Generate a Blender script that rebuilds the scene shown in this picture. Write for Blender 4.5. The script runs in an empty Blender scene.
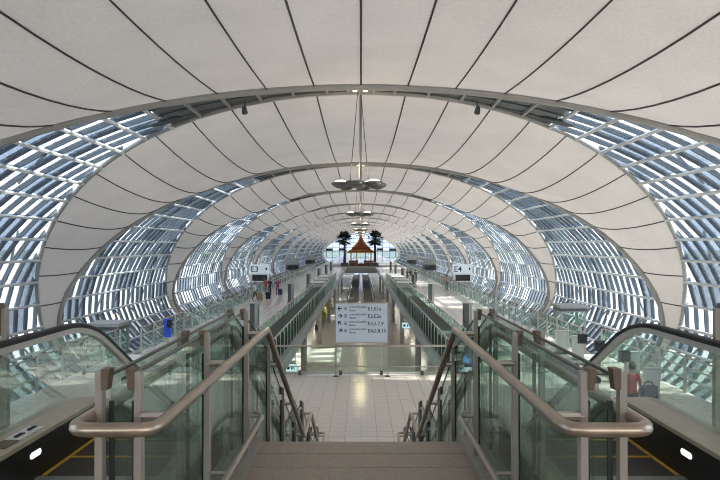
import bpy, bmesh, math, random
import numpy as np
from mathutils import Vector, Matrix
random.seed(7)
S = bpy.context.scene
COL = S.collection
PI = math.pi

# ------------------------------------------------------------------ camera, world, sun, exposure
EYE = 4.7                    # lower concourse floor is z = 0, the upper landing z = 3.1
LAND = 3.1
LOW = -4.0                   # bottom floor seen through the void
cam_d = bpy.data.cameras.new('camera')
cam_d.sensor_width = 36.0
cam_d.lens = 30.0            # 600 px focal length on a 720 px wide frame
cam_d.shift_x = -1.0 / 720
cam_d.shift_y = 6.0 / 720
cam_d.clip_start = 0.05
cam_d.clip_end = 3000
cam = bpy.data.objects.new('camera', cam_d)
COL.objects.link(cam)
cam.location = (0, 0, EYE)
cam.rotation_euler = (PI / 2, 0, 0)
S.camera = cam

world = bpy.data.worlds.new('world')
S.world = world
world.use_nodes = True
bg = world.node_tree.nodes['Background']
bg.inputs['Color'].default_value = (0.87, 0.93, 1.0, 1)
bg.inputs['Strength'].default_value = 4.2

sun_d = bpy.data.lights.new('sun', 'SUN')
sun_d.energy = 17.0
sun_d.angle = math.radians(1.0)
sun_d.color = (1.0, 0.93, 0.82)
sun = bpy.data.objects.new('sun', sun_d)
COL.objects.link(sun)
sun.rotation_euler = Vector((-0.80, -0.30, -0.75)).to_track_quat('-Z', 'Y').to_euler()

S.view_settings.view_transform = 'Standard'
S.view_settings.look = 'None'
S.view_settings.gamma = 1.0
S.view_settings.use_curve_mapping = False
S.view_settings.exposure = 0.47
S.cycles.pixel_filter_type = 'BLACKMAN_HARRIS'
S.cycles.filter_width = 1.0
S.cycles.max_bounces = 10
S.cycles.diffuse_bounces = 5
S.cycles.glossy_bounces = 4
S.cycles.transmission_bounces = 6
S.cycles.transparent_max_bounces = 40
S.cycles.caustics_reflective = False
S.cycles.caustics_refractive = False
S.cycles.use_denoising = True
S.cycles.sample_clamp_indirect = 8.0

# ------------------------------------------------------------------ materials
M = {}
def nodes_of(name):
    m = bpy.data.materials.new(name); m.use_nodes = True
    nt = m.node_tree; nt.nodes.clear()
    out = nt.nodes.new('ShaderNodeOutputMaterial')
    M[name] = m
    return m, nt, out
def pbr(name, col, rough=0.5, metal=0.0, noise=0.0, nscale=8.0, bump=0.0, spec=0.5, emit=None, estr=0.0, stretch=None):
    m, nt, out = nodes_of(name)
    b = nt.nodes.new('ShaderNodeBsdfPrincipled')
    b.inputs['Base Color'].default_value = (*col, 1)
    b.inputs['Roughness'].default_value = rough
    b.inputs['Metallic'].default_value = metal
    b.inputs['Specular IOR Level'].default_value = spec
    if emit:
        b.inputs['Emission Color'].default_value = (*emit, 1)
        b.inputs['Emission Strength'].default_value = estr
    if noise or bump:
        tc = nt.nodes.new('ShaderNodeTexCoord'); mp = nt.nodes.new('ShaderNodeMapping')
        nt.links.new(tc.outputs['Object'], mp.inputs['Vector'])
        if stretch: mp.inputs['Scale'].default_value = stretch
        n = nt.nodes.new('ShaderNodeTexNoise'); n.inputs['Scale'].default_value = nscale; n.inputs['Detail'].default_value = 4
        nt.links.new(mp.outputs['Vector'], n.inputs['Vector'])
        if noise:
            r = nt.nodes.new('ShaderNodeMix'); r.data_type = 'RGBA'; r.blend_type = 'MULTIPLY'
            r.inputs['Factor'].default_value = 1.0
            cr = nt.nodes.new('ShaderNodeValToRGB')
            lo = 1 - noise
            cr.color_ramp.elements[0].position = 0.3; cr.color_ramp.elements[0].color = (lo, lo, lo, 1)
            cr.color_ramp.elements[1].position = 0.7; cr.color_ramp.elements[1].color = (1, 1, 1, 1)
            nt.links.new(n.outputs['Fac'], cr.inputs['Fac'])
            r.inputs[6].default_value = (*col, 1)
            nt.links.new(cr.outputs['Color'], r.inputs[7])
            nt.links.new(r.outputs[2], b.inputs['Base Color'])
        if bump:
            bp = nt.nodes.new('ShaderNodeBump'); bp.inputs['Strength'].default_value = bump; bp.inputs['Distance'].default_value = 0.01
            nt.links.new(n.outputs['Fac'], bp.inputs['Height']); nt.links.new(bp.outputs['Normal'], b.inputs['Normal'])
    nt.links.new(b.outputs[0], out.inputs['Surface'])
    return m
def glass(name, tint, rough=0.0, refl=1.0, haze=0.0, hazecol=(0.6, 0.7, 0.7)):
    m, nt, out = nodes_of(name)
    t = nt.nodes.new('ShaderNodeBsdfTransparent'); t.inputs['Color'].default_value = (*tint, 1)
    g = nt.nodes.new('ShaderNodeBsdfGlossy'); g.inputs['Roughness'].default_value = rough
    f = nt.nodes.new('ShaderNodeFresnel'); f.inputs['IOR'].default_value = 1.45
    mu = nt.nodes.new('ShaderNodeMath'); mu.operation = 'MULTIPLY'; mu.inputs[1].default_value = refl
    nt.links.new(f.outputs[0], mu.inputs[0])
    mx = nt.nodes.new('ShaderNodeMixShader')
    nt.links.new(mu.outputs[0], mx.inputs[0]); nt.links.new(t.outputs[0], mx.inputs[1]); nt.links.new(g.outputs[0], mx.inputs[2])
    last = mx
    if haze:
        d = nt.nodes.new('ShaderNodeBsdfDiffuse'); d.inputs['Color'].default_value = (*hazecol, 1)
        m2 = nt.nodes.new('ShaderNodeMixShader'); m2.inputs[0].default_value = haze
        nt.links.new(mx.outputs[0], m2.inputs[1]); nt.links.new(d.outputs[0], m2.inputs[2]); last = m2
    nt.links.new(last.outputs[0], out.inputs['Surface'])
    return m
def emis(name, col, st):
    m, nt, out = nodes_of(name)
    e = nt.nodes.new('ShaderNodeEmission'); e.inputs[0].default_value = (*col, 1); e.inputs[1].default_value = st
    nt.links.new(e.outputs[0], out.inputs['Surface']); return m
def membrane_mat():
    m, nt, out = nodes_of('membrane')
    tc = nt.nodes.new('ShaderNodeTexCoord')
    n = nt.nodes.new('ShaderNodeTexNoise'); n.inputs['Scale'].default_value = 0.35; n.inputs['Detail'].default_value = 5
    n2 = nt.nodes.new('ShaderNodeTexNoise'); n2.inputs['Scale'].default_value = 9; n2.inputs['Detail'].default_value = 3
    nt.links.new(tc.outputs['Object'], n.inputs['Vector']); nt.links.new(tc.outputs['Object'], n2.inputs['Vector'])
    ad = nt.nodes.new('ShaderNodeMath'); ad.operation = 'ADD'
    nt.links.new(n.outputs['Fac'], ad.inputs[0]); nt.links.new(n2.outputs['Fac'], ad.inputs[1])
    cr = nt.nodes.new('ShaderNodeValToRGB')
    cr.color_ramp.elements[0].position = 0.35; cr.color_ramp.elements[0].color = (0.455, 0.428, 0.412, 1)
    cr.color_ramp.elements[1].position = 0.65; cr.color_ramp.elements[1].color = (0.535, 0.503, 0.484, 1)
    hf = nt.nodes.new('ShaderNodeMath'); hf.operation = 'MULTIPLY'; hf.inputs[1].default_value = 0.5
    nt.links.new(ad.outputs[0], hf.inputs[0]); nt.links.new(hf.outputs[0], cr.inputs['Fac'])
    d = nt.nodes.new('ShaderNodeBsdfDiffuse'); t = nt.nodes.new('ShaderNodeBsdfTranslucent')
    nt.links.new(cr.outputs[0], d.inputs['Color']); nt.links.new(cr.outputs[0], t.inputs['Color'])
    mx = nt.nodes.new('ShaderNodeMixShader'); mx.inputs[0].default_value = 0.055
    nt.links.new(d.outputs[0], mx.inputs[1]); nt.links.new(t.outputs[0], mx.inputs[2])
    nt.links.new(mx.outputs[0], out.inputs['Surface'])
def tile_mat(name, c1, joint, size, rough, offx=0.0):
    m, nt, out = nodes_of(name)
    tc = nt.nodes.new('ShaderNodeTexCoord')
    b = nt.nodes.new('ShaderNodeTexBrick'); b.offset = 0.0
    b.inputs['Scale'].default_value = 1.0
    b.inputs['Brick Width'].default_value = size; b.inputs['Row Height'].default_value = size
    b.inputs['Mortar Size'].default_value = 0.008
    b.inputs['Color1'].default_value = (*c1, 1); b.inputs['Color2'].default_value = (*[x * 0.94 for x in c1], 1)
    b.inputs['Mortar'].default_value = (*joint, 1)
    nt.links.new(tc.outputs['Object'], b.inputs['Vector'])
    p = nt.nodes.new('ShaderNodeBsdfPrincipled'); p.inputs['Roughness'].default_value = rough
    nt.links.new(b.outputs['Color'], p.inputs['Base Color'])
    nt.links.new(p.outputs[0], out.inputs['Surface'])

membrane_mat()
pbr('seam', (0.06, 0.06, 0.06), 0.8, noise=0.2)
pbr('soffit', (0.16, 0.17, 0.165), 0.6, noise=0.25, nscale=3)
pbr('truss', (0.36, 0.355, 0.34), 0.5, noise=0.12, nscale=1.5)
pbr('fin', (0.105, 0.13, 0.155), 0.45, noise=0.15, nscale=1.0)
pbr('purlin', (0.62, 0.63, 0.63), 0.45, noise=0.12, nscale=1.0)
glass('pane', (0.78, 0.81, 0.84), refl=0.45)
glass('pane_end', (0.44, 0.48, 0.54), refl=0.3)
glass('pane_thin', (0.60, 0.66, 0.71), refl=0.6)
glass('pane_frit', (0.42, 0.465, 0.52), refl=0.45, haze=0.15, hazecol=(0.58, 0.64, 0.70))
glass('frit_thin', (0.18, 0.22, 0.27), refl=0.6, haze=0.2, hazecol=(0.58, 0.64, 0.70))
glass('guard_glass', (0.90, 0.96, 0.935), refl=0.32, haze=0.012, hazecol=(0.45, 0.6, 0.55))
glass('green_glass', (0.76, 0.87, 0.82), refl=0.10, haze=0.0)
glass('walk_glass', (0.86, 0.93, 0.90), refl=0.35, haze=0.03, hazecol=(0.42, 0.60, 0.54))
pbr('glass_edge', (0.02, 0.035, 0.03), 0.2)
pbr('steel', (0.50, 0.46, 0.42), 0.38, metal=0.75, noise=0.18, nscale=6, stretch=(1, 1, 0.3))
pbr('rail_steel', (0.44, 0.365, 0.30), 0.30, metal=0.85, noise=0.22, nscale=9)
pbr('post_paint', (0.34, 0.305, 0.275), 0.45, noise=0.15, nscale=9)
pbr('guard_post', (0.50, 0.53, 0.51), 0.45, noise=0.15, nscale=9)
pbr('bracket', (0.13, 0.09, 0.062), 0.5, noise=0.3, nscale=25)
pbr('tread', (0.40, 0.325, 0.275), 0.55, noise=0.25, nscale=45)
pbr('nosing', (0.16, 0.14, 0.125), 0.7, noise=0.2, nscale=40)
pbr('tile', (0.69, 0.62, 0.555), 0.16, noise=0.08, nscale=3)
pbr('grout', (0.30, 0.27, 0.24), 0.8, noise=0.2)
tile_mat('floor_tile', (0.69, 0.62, 0.555), (0.34, 0.31, 0.28), 0.4, 0.16)
tile_mat('low_tile', (0.62, 0.59, 0.52), (0.40, 0.38, 0.34), 0.9, 0.16)
pbr('fascia', (0.42, 0.45, 0.46), 0.5, noise=0.12, nscale=2)
pbr('partition', (0.40, 0.40, 0.38), 0.6, noise=0.2, nscale=1.5)
pbr('concrete', (0.40, 0.40, 0.38), 0.8, noise=0.2, nscale=1.5)
pbr('dark_metal', (0.06, 0.065, 0.07), 0.4, noise=0.2)
pbr('track', (0.52, 0.50, 0.46), 0.4, metal=0.2, noise=0.1)
pbr('casing', (0.52, 0.50, 0.44), 0.5, noise=0.1)
pbr('rubber', (0.010, 0.010, 0.011), 0.5, spec=0.3, noise=0.2)
pbr('skirt', (0.010, 0.010, 0.011), 0.35, noise=0.3, nscale=30)
pbr('deck', (0.50, 0.41, 0.335), 0.38, metal=0.2, noise=0.15, nscale=10)
pbr('step', (0.035, 0.034, 0.034), 0.6, noise=0.3, nscale=30)
pbr('yellow', (0.62, 0.36, 0.05), 0.6, noise=0.2, nscale=20)
pbr('comb', (0.30, 0.31, 0.30), 0.4, metal=0.5, noise=0.2, nscale=30)
emis('fill_glow', (1.0, 0.93, 0.80), 11.0)  # glow of the fill lights added over the bottom floor
emis('pill', (0.86, 0.92, 1.0), 1.6)
emis('lamp_glow', (1.0, 0.82, 0.52), 4.0)
pbr('dish', (0.20, 0.20, 0.19), 0.35, metal=0.5, noise=0.15)
pbr('sign_face', (0.42, 0.49, 0.57), 0.4, noise=0.05, nscale=2, emit=(0.42, 0.49, 0.57), estr=0.12)
pbr('sign_lit', (0.45, 0.62, 0.65), 0.4, noise=0.05, nscale=2, emit=(0.55, 0.85, 0.95), estr=0.6)
pbr('sign_light', (0.55, 0.62, 0.68), 0.4, noise=0.05, nscale=2, emit=(0.6, 0.68, 0.75), estr=0.25)
pbr('sign_ink', (0.012, 0.016, 0.03), 0.6, noise=0.05)
pbr('screen', (0.012, 0.013, 0.016), 0.2, noise=0.1)
pbr('totem_dark', (0.075, 0.085, 0.095), 0.4, noise=0.15)
pbr('totem_light', (0.33, 0.35, 0.35), 0.4, metal=0.3, noise=0.12)
pbr('stand_panel', (0.40, 0.46, 0.45), 0.4, noise=0.06)
pbr('white_panel', (0.70, 0.72, 0.72), 0.4, noise=0.06)
pbr('gold', (0.75, 0.47, 0.08), 0.35, metal=0.4, noise=0.25, nscale=6)
pbr('red_roof', (0.36, 0.075, 0.04), 0.5, noise=0.3, nscale=4)
pbr('red_wood', (0.26, 0.045, 0.03), 0.45, noise=0.3, nscale=4)
pbr('palm_leaf', (0.012, 0.032, 0.014), 0.6, noise=0.4, nscale=3)
pbr('palm_trunk', (0.05, 0.045, 0.035), 0.8, noise=0.4, nscale=6)
pbr('trough', (0.015, 0.04, 0.032), 0.6, noise=0.3)
pbr('seat_green', (0.10, 0.24, 0.21), 0.45, noise=0.15)
pbr('flower_yellow', (0.75, 0.62, 0.03), 0.6, noise=0.3, nscale=12)
pbr('leaf_green', (0.03, 0.09, 0.03), 0.6, noise=0.3, nscale=9)
pbr('belt', (0.04, 0.04, 0.042), 0.5, noise=0.25, nscale=20)
pbr('ground', (0.34, 0.35, 0.35), 0.9, noise=0.25, nscale=0.05)
pbr('grass', (0.27, 0.31, 0.25), 0.9, noise=0.3, nscale=0.04)
emis('ad_blue', (0.22, 0.42, 0.95), 1.2)
emis('ad_white', (0.85, 0.92, 1.0), 1.2)
pbr('blue_panel', (0.02, 0.10, 0.75), 0.4, noise=0.1)
pbr('skin', (0.45, 0.27, 0.18), 0.55, noise=0.08, nscale=20)
pbr('hair', (0.015, 0.012, 0.010), 0.55, noise=0.3, nscale=60)
for n_, c_ in dict(red=(0.36, 0.04, 0.04), black=(0.02, 0.02, 0.023), purple=(0.35, 0.05, 0.20), navy=(0.03, 0.04, 0.09), white=(0.65, 0.65, 0.65), tan=(0.42, 0.27, 0.18), grey=(0.16, 0.17, 0.18)).items():
    pbr('cloth_' + n_, c_, 0.85, noise=0.2, nscale=14)

# ------------------------------------------------------------------ mesh helpers
WL = {}     # world location of each root, so that meshes can be written in world coordinates
def wl(o):
    v = Vector((0, 0, 0))
    while o is not None:
        v = v + Vector(o.location); o = o.parent
    return v
class MB:
    def __init__(s): s.v = []; s.f = []; s.m = []
    def face(s, idx, mi=0): s.f.append(tuple(idx)); s.m.append(mi)
    def quad(s, a, b, c, d, mi=0):
        i = len(s.v); s.v += [tuple(a), tuple(b), tuple(c), tuple(d)]; s.face((i, i+1, i+2, i+3), mi)
    def hexa(s, p, mi=0):     # 8 corners: bottom 0-3, top 4-7
        i = len(s.v); s.v += [tuple(q) for q in p]
        for f in ((0,3,2,1),(4,5,6,7),(0,1,5,4),(1,2,6,5),(2,3,7,6),(3,0,4,7)): s.face([i+k for k in f], mi)
        return s
    def box(s, x0, x1, y0, y1, z0, z1, mi=0):
        return s.hexa([(x0,y0,z0),(x1,y0,z0),(x1,y1,z0),(x0,y1,z0),(x0,y0,z1),(x1,y0,z1),(x1,y1,z1),(x0,y1,z1)], mi)
    def tube(s, pts, r, n=8, mi=0, cap=True):
        pts = [Vector(p) for p in pts]; rr = r if isinstance(r, (list, tuple)) else [r] * len(pts)
        prev = None; rings = []
        for i, p in enumerate(pts):
            t = (pts[min(i+1, len(pts)-1)] - pts[max(i-1, 0)]).normalized()
            up = Vector((0, 0, 1)) if abs(t.z) < 0.95 else Vector((1, 0, 0))
            a = t.cross(up).normalized() if prev is None else (prev - t * prev.dot(t)).normalized()
            prev = a; b = t.cross(a)
            base = len(s.v)
            for k in range(n):
                q = p + (a * math.cos(2*PI*k/n) + b * math.sin(2*PI*k/n)) * rr[i]
                s.v.append(tuple(q))
            rings.append(base)
        for i in range(len(rings)-1):
            for k in range(n):
                s.face((rings[i]+k, rings[i]+(k+1) % n, rings[i+1]+(k+1) % n, rings[i+1]+k), mi)
        if cap:
            s.face([rings[0]+k for k in range(n)][::-1], mi); s.face([rings[-1]+k for k in range(n)], mi)
        return s
    def sweep_yz(s, path, prof, mi=0):
        """path: list of (y, z); prof: closed list of (x, dn), dn measured along the path's upper normal."""
        n = len(prof); rings = []
        for i, (y, z) in enumerate(path):
            y0, z0 = path[max(i-1, 0)]; y1, z1 = path[min(i+1, len(path)-1)]
            L = math.hypot(y1-y0, z1-z0); ny, nz = -(z1-z0)/L, (y1-y0)/L
            rings.append(len(s.v))
            for (x, d) in prof: s.v.append((x, y + ny*d, z + nz*d))
        for i in range(len(rings)-1):
            for k in range(n):
                s.face((rings[i]+k, rings[i]+(k+1) % n, rings[i+1]+(k+1) % n, rings[i+1]+k), mi)
        s.face([rings[0]+k for k in range(n)][::-1], mi); s.face([rings[-1]+k for k in range(n)], mi)
        return s
    def lathe(s, prof, c=(0, 0, 0), n=16, mi=0):
        rings = []
        for (r, z) in prof:
            rings.append(len(s.v))
            for k in range(n): s.v.append((c[0]+r*math.cos(2*PI*k/n), c[1]+r*math.sin(2*PI*k/n), c[2]+z))
        for i in range(len(rings)-1):
            for k in range(n): s.face((rings[i]+k, rings[i]+(k+1) % n, rings[i+1]+(k+1) % n, rings[i+1]+k), mi)
        s.face([rings[0]+k for k in range(n)][::-1], mi); s.face([rings[-1]+k for k in range(n)], mi)
        return s
    def data(s, name, mats, off=None, smooth=False):
        me = bpy.data.meshes.new(name)
        vs = s.v if off is None else [(v[0]-off.x, v[1]-off.y, v[2]-off.z) for v in s.v]
        me.from_pydata(vs, [], s.f)
        for m in (mats if isinstance(mats, (list, tuple)) else [mats]): me.materials.append(M[m])
        if any(s.m): me.polygons.foreach_set('material_index', s.m)
        bm = bmesh.new(); bm.from_mesh(me); bmesh.ops.recalc_face_normals(bm, faces=bm.faces); bm.to_mesh(me); bm.free()
        if smooth:
            me.polygons.foreach_set('use_smooth', [True] * len(me.polygons))
            me.set_sharp_from_angle(angle=math.radians(40))
        me.update()
        return me
    def build(s, name, mats, parent=None, smooth=False, local=False):
        off = None
        if parent is not None and not local: off = wl(parent)
        o = bpy.data.objects.new(name, s.data(name, mats, off, smooth))
        COL.objects.link(o); o.parent = parent
        return o
def tag(o, label=None, cat=None, group=None, kind=None):
    if label: o['label'] = label
    if cat: o['category'] = cat
    if group: o['group'] = group
    if kind: o['kind'] = kind
    return o
def empty(name, loc=(0, 0, 0), label=None, cat=None, group=None, kind=None):
    o = bpy.data.objects.new(name, None); COL.objects.link(o); o.location = loc; o.empty_display_size = 0.2
    return tag(o, label, cat, group, kind)
def put(name, mesh, loc, parent=None, rotz=0.0):
    o = bpy.data.objects.new(name, mesh); COL.objects.link(o); o.parent = parent
    o.location = Vector(loc) - (wl(parent) if parent else Vector((0, 0, 0)))
    o.rotation_euler.z = rotz
    return o
def copy_tree(o, parent=None):
    c = o.copy(); COL.objects.link(c); c.parent = parent
    for ch in list(o.children): copy_tree(ch, c)
    return c
def fillet(pts, r, n=6):
    """round the corners of a polyline (tuples of any dimension)"""
    pts = [Vector(p) for p in pts]; out = [pts[0]]
    for i in range(1, len(pts)-1):
        p, a, b = pts[i], pts[i-1], pts[i+1]
        da = (a-p).normalized(); db = (b-p).normalized()
        ang = da.angle(db)
        if ang > PI - 0.01: out.append(p); continue
        d = min(r / math.tan(ang/2), (a-p).length*0.48, (b-p).length*0.48)
        p0 = p + da*d; p1 = p + db*d
        for k in range(n+1):
            t = k/n; out.append(p0*(1-t)**2 + p*2*t*(1-t) + p1*t*t)
    out.append(pts[-1])
    return out
def text_mesh(txt, size, font=None):
    c = bpy.data.curves.new('lettering', 'FONT'); c.body = txt; c.size = size; c.extrude = 0.004; c.offset = 0.008*size; c.space_character = 1.0; c.resolution_u = 2
    o = bpy.data.objects.new('lettering', c); COL.objects.link(o)
    dg = bpy.context.evaluated_depsgraph_get(); dg.update()
    me = bpy.data.meshes.new_from_object(o.evaluated_get(dg))
    bpy.data.objects.remove(o); bpy.data.curves.remove(c)
    return me
def lettering(txt, size, loc, mat, parent, name='lettering'):
    me = text_mesh(txt, size); me.materials.clear(); me.materials.append(M[mat])
    me.transform(Matrix.Rotation(PI/2, 4, 'X'))
    return put(name, me, loc, parent)

# ------------------------------------------------------------------ vault geometry
VA, VB, VB2, VZ = 21.2, 12.4, 8.0, -0.3
_phi = np.concatenate([np.linspace(PI/2, 0, 400), -np.linspace(0, PI/2, 200)[1:]])
_X = VA*np.cos(_phi); _Z = VZ + np.where(_phi >= 0, VB, VB2)*np.sin(_phi)
_s = np.concatenate([[0], np.cumsum(np.hypot(np.diff(_X), np.diff(_Z)))])
SMAX = float(np.interp(-4.6, -_Z[::1][::-1][::-1]*-1 if False else _Z[::-1], _s[::-1]))
def sec(s, off=0.0):
    """point on one half of the arch at arc length s from the crown; off > 0 moves it inwards"""
    x = float(np.interp(s, _s, _X)); z = float(np.interp(s, _s, _Z))
    if off:
        e = 0.05
        dx = float(np.interp(s+e, _s, _X)) - float(np.interp(max(s-e, 0), _s, _X))
        dz = float(np.interp(s+e, _s, _Z)) - float(np.interp(max(s-e, 0), _s, _Z))
        L = math.hypot(dx, dz); x += off*dz/L; z -= off*dx/L
    return x, z
_gs = [0, 3.0, 5.5, 8.0, 11.0, 14.0, 17.7, 21.9, 25.7, 28.0, 31.0, 40]
_gv = [0.45, 0.55, 0.95, 1.55, 2.55, 3.9, 6.0, 8.7, 11.1, 11.9, 12.3, 12.4]
def g(s): return float(np.interp(s, _gs, _gv))
def g_inv(y): return float(np.interp(abs(y), _gv, _gs))
BAY = 25.5
JOINTS = [28.0 + BAY*k for k in range(-2, 13)]      # -26, 1, 28, ... 325
SEAM = 2.15
def mem_pt(side, s, y0, y1, u, off=0.0):
    """membrane point between joints y0, y1; u in 0..1"""
    a = y0 + g(s); b = y1 - (0.0 if y1 > JOINTS[-1]-1 else g(s))
    w = b - a
    sag = float(np.interp(s, [0, 4.5, 6.5, 9.0, 14.0], [0.35, 0.45, 0.65, 1.1, 1.45]))*min(1.0, w/19.0)**2*(1-(2*u-1)**2)
    x, z = sec(s, sag + off)
    return (side*x, a + w*u, z)

ORD = ['first', 'second', 'third', 'fourth', 'fifth', 'sixth', 'seventh', 'eighth', 'ninth', 'tenth', 'eleventh', 'twelfth', 'thirteenth', 'fourteenth']
# --- membrane bands (ceiling)
seam_edges = []
s_ = 0.0
while s_ < SMAX - 1.2:
    seam_edges.append(s_); s_ += SEAM
seam_edges.append(SMAX)
for k in range(len(JOINTS)-1):
    y0, y1 = JOINTS[k], JOINTS[k+1]
    near = 1 <= k <= 7
    where = ('overhead at the top of the picture' if k == 1 else 'behind the camera' if k == 0 else ORD[k-2] + ' complete arch counted from the camera')
    band = empty('ceiling', (0, (y0+y1)/2, 0), 'grey-white fabric membrane ceiling band, ' + where, kind='structure')
    nu = 14 if k <= 3 else 8
    joined = MB(); jseam = MB()
    for side in (-1, 1):
        for i in range(len(seam_edges)-1):
            a, b = seam_edges[i], seam_edges[i+1]
            mb = MB() if near else joined
            nv = 3; base = len(mb.v)
            for iu in range(nu+1):
                for iv in range(nv+1):
                    mb.v.append(mem_pt(side, a + (b-a)*iv/nv, y0, y1, iu/nu))
            for iu in range(nu):
                for iv in range(nv):
                    p = base + iu*(nv+1) + iv
                    mb.face((p, p+1, p+nv+2, p+nv+1))
            if near: mb.build('membrane_panel', 'membrane', band, smooth=True)
            if i > 0 or side == 1:
                sm = MB() if near else jseam
                r = 0.038 if k <= 2 else 0.045
                sm.tube([mem_pt(side, a, y0, y1, iu/nu, 0.02) for iu in range(nu+1)], r, 4)
                if near: sm.build('seam', 'seam', band)
    if not near:
        tag(joined.build('membrane_panel', 'membrane', band, smooth=True), kind='stuff')
        tag(jseam.build('seam', 'seam', band), kind='stuff')

# --- glazed bays with fins, purlins and panes; arch trusses along the membrane edges
PUR = 1.6; MUL = 1.1
S0G = 8.6
win_no = 0
pane_mats = ['pane', 'pane', 'pane_frit', 'pane']
for j, J in enumerate(JOINTS):
    if j == 0: continue
    indiv = j in (2, 3)
    where = ['', 'above the camera', 'nearest', 'second', 'third', 'fourth', 'fifth', 'sixth', 'seventh', 'eighth', 'ninth', 'tenth', 'eleventh', 'twelfth', 'last'][j]
    if j == len(JOINTS)-1: continue
    # truss
    tr = empty('arch_truss', (0, J, 0), ('grey tubular arch truss ' + (where if j == 1 else where + ' from the camera, spanning the hall between membrane bands')), 'truss', 'arch trusses of the vault')
    n = 40 if j <= 4 else 24
    for side in (-1, 1):
        for e in (-1, 1):
            mb = MB()
            mb.tube([(side*sec(SMAX*i/n, 0.10)[0], J + e*(g(SMAX*i/n)+0.02), sec(SMAX*i/n, 0.10)[1]) for i in range(n+1)], 0.17 if e < 0 else 0.13, 8 if j <= 3 else 5)
            mb.build('edge_pipe', 'truss', tr, smooth=True)
        s = PUR
        while s < S0G:
            x, z = sec(s, 0.06); gg = g(s)
            mb = MB(); mb.box(side*x-0.06, side*x+0.06, J-gg, J+gg, z-0.10, z+0.05); mb.build('crossbar', 'truss', tr)
            s += PUR
    if j <= 3:
        mb = MB(); mb.box(-0.55, 0.55, J-0.5, J+0.5, sec(0)[1]-0.14, sec(0)[1]-0.02); mb.build('crown_plate', 'truss', tr)
        for q in (-0.28, 0.2):
            mb = MB(); mb.lathe([(0.02, -0.12), (0.10, -0.10), (0.12, 0.0)], (q, J-0.3, sec(0)[1]-0.16), 10); mb.build('crown_lamp', 'lamp_glow', tr)
    for side in (-1, 1):
        win_no += 1
        W = empty('window_%d' % win_no, (side*20, J, 0), 'curved glazed bay of dark blue fins %s, on the %s side of the hall' % (where if j == 1 else where + ' from the camera', 'left' if side < 0 else 'right'), kind='structure')
        purl = [PUR*i for i in range(1, int(SMAX/PUR)+1)] + [SMAX]
        fin_m = MB(); pur_m = MB(); pane_m = MB()
        nm = int(13/MUL)
        ys = [m*MUL for m in range(-nm, nm+1)]
        depth_in, depth_out, fw = (0.07, 0.17, 0.05) if j <= 3 else (0.04, 0.08, 0.06)
        for yy in ys:
            sa = max(g_inv(yy), 3.0) if abs(yy) > 0.55 else 3.0
            if sa > SMAX - 1: continue
            knots = [sa] + [q for q in purl if q > sa + 0.15]; ns = len(knots)-1
            mb = MB() if indiv else fin_m
            rings = []
            for i in range(ns+1):
                s = knots[i]
                xi, zi = sec(s, depth_in); xo, zo = sec(s, -depth_out)
                rings.append(len(mb.v))
                mb.v += [(side*xi, J+yy-fw, zi), (side*xi, J+yy+fw, zi), (side*xo, J+yy+fw, zo), (side*xo, J+yy-fw, zo)]
            for i in range(ns):
                for q in range(4): mb.face((rings[i]+q, rings[i]+(q+1) % 4, rings[i+1]+(q+1) % 4, rings[i+1]+q))
            mb.face([rings[0]+q for q in range(4)]); mb.face([rings[-1]+q for q in range(4)])
            if indiv: mb.build('fin', 'fin', W)
        for s in purl:
            if s < S0G and s < SMAX: continue
            gg = g(s)
            mb = MB() if indiv else pur_m
            xi, zi = sec(s, 0.20)
            mb.tube([(side*xi, J-gg, zi), (side*xi, J+gg, zi)], 0.09, 6)
            if indiv: mb.build('purlin', 'purlin', W)
        if indiv:
            for bi, i0 in enumerate(range(6, len(purl)-2, 2)):
                sa_, sb_ = purl[i0], purl[i0+2]
                yy = -g(sa_) + 0.8
                while yy < g(sa_) - 1.2:
                    y2_ = yy + (1.8 if bi % 2 else -1.8)
                    if abs(y2_) < g(sb_):
                        (xa, za), (xb, zb) = sec(sa_, -0.55), sec(sb_, -0.55)
                        MB().tube([(side*xa, J+yy, za), (side*xb, J+y2_, zb)], 0.075, 5).build('brace', 'fin', W)
                    yy += 3.3
        sl = [0.6] + purl
        for i in range(len(sl)-1):
            a, b = sl[i], sl[i+1]
            ga, gb = g(a), g(b)
            (xa, za), (xb, zb) = sec(a), sec(b)
            (xa2, za2), (xb2, zb2) = sec(a, -0.03), sec(b, -0.03)
            for yy in [ys[0]-MUL] + ys:
                y0, y1 = yy, yy+MUL
                a0, a1 = max(y0, -ga), min(y1, ga); b0, b1 = max(y0, -gb), min(y1, gb)
                if b1 - b0 < 0.02: continue
                if a1 < a0: a0 = a1 = (a0 if y0 > 0 else a1)
                mb = MB() if indiv else pane_m
                mi = 0 if (indiv or j == 1) else 0
                if indiv:
                    mb.hexa([(side*xa, J+a0, za), (side*xa, J+a1, za), (side*xb, J+b1, zb), (side*xb, J+b0, zb),
                             (side*xa2, J+a0, za2), (side*xa2, J+a1, za2), (side*xb2, J+b1, zb2), (side*xb2, J+b0, zb2)])
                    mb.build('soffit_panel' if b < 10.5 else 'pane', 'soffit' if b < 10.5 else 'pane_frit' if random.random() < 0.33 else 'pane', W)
                else:
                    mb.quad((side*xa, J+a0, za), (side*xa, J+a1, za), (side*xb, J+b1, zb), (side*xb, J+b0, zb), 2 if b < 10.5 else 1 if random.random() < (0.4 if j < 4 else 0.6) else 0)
        if not indiv:
            tag(fin_m.build('fin', 'fin', W), kind='stuff'); tag(pur_m.build('purlin', 'purlin', W), kind='stuff')
            tag(pane_m.build('pane', ['pane_thin', 'frit_thin', 'soffit'], W), kind='stuff')

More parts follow.
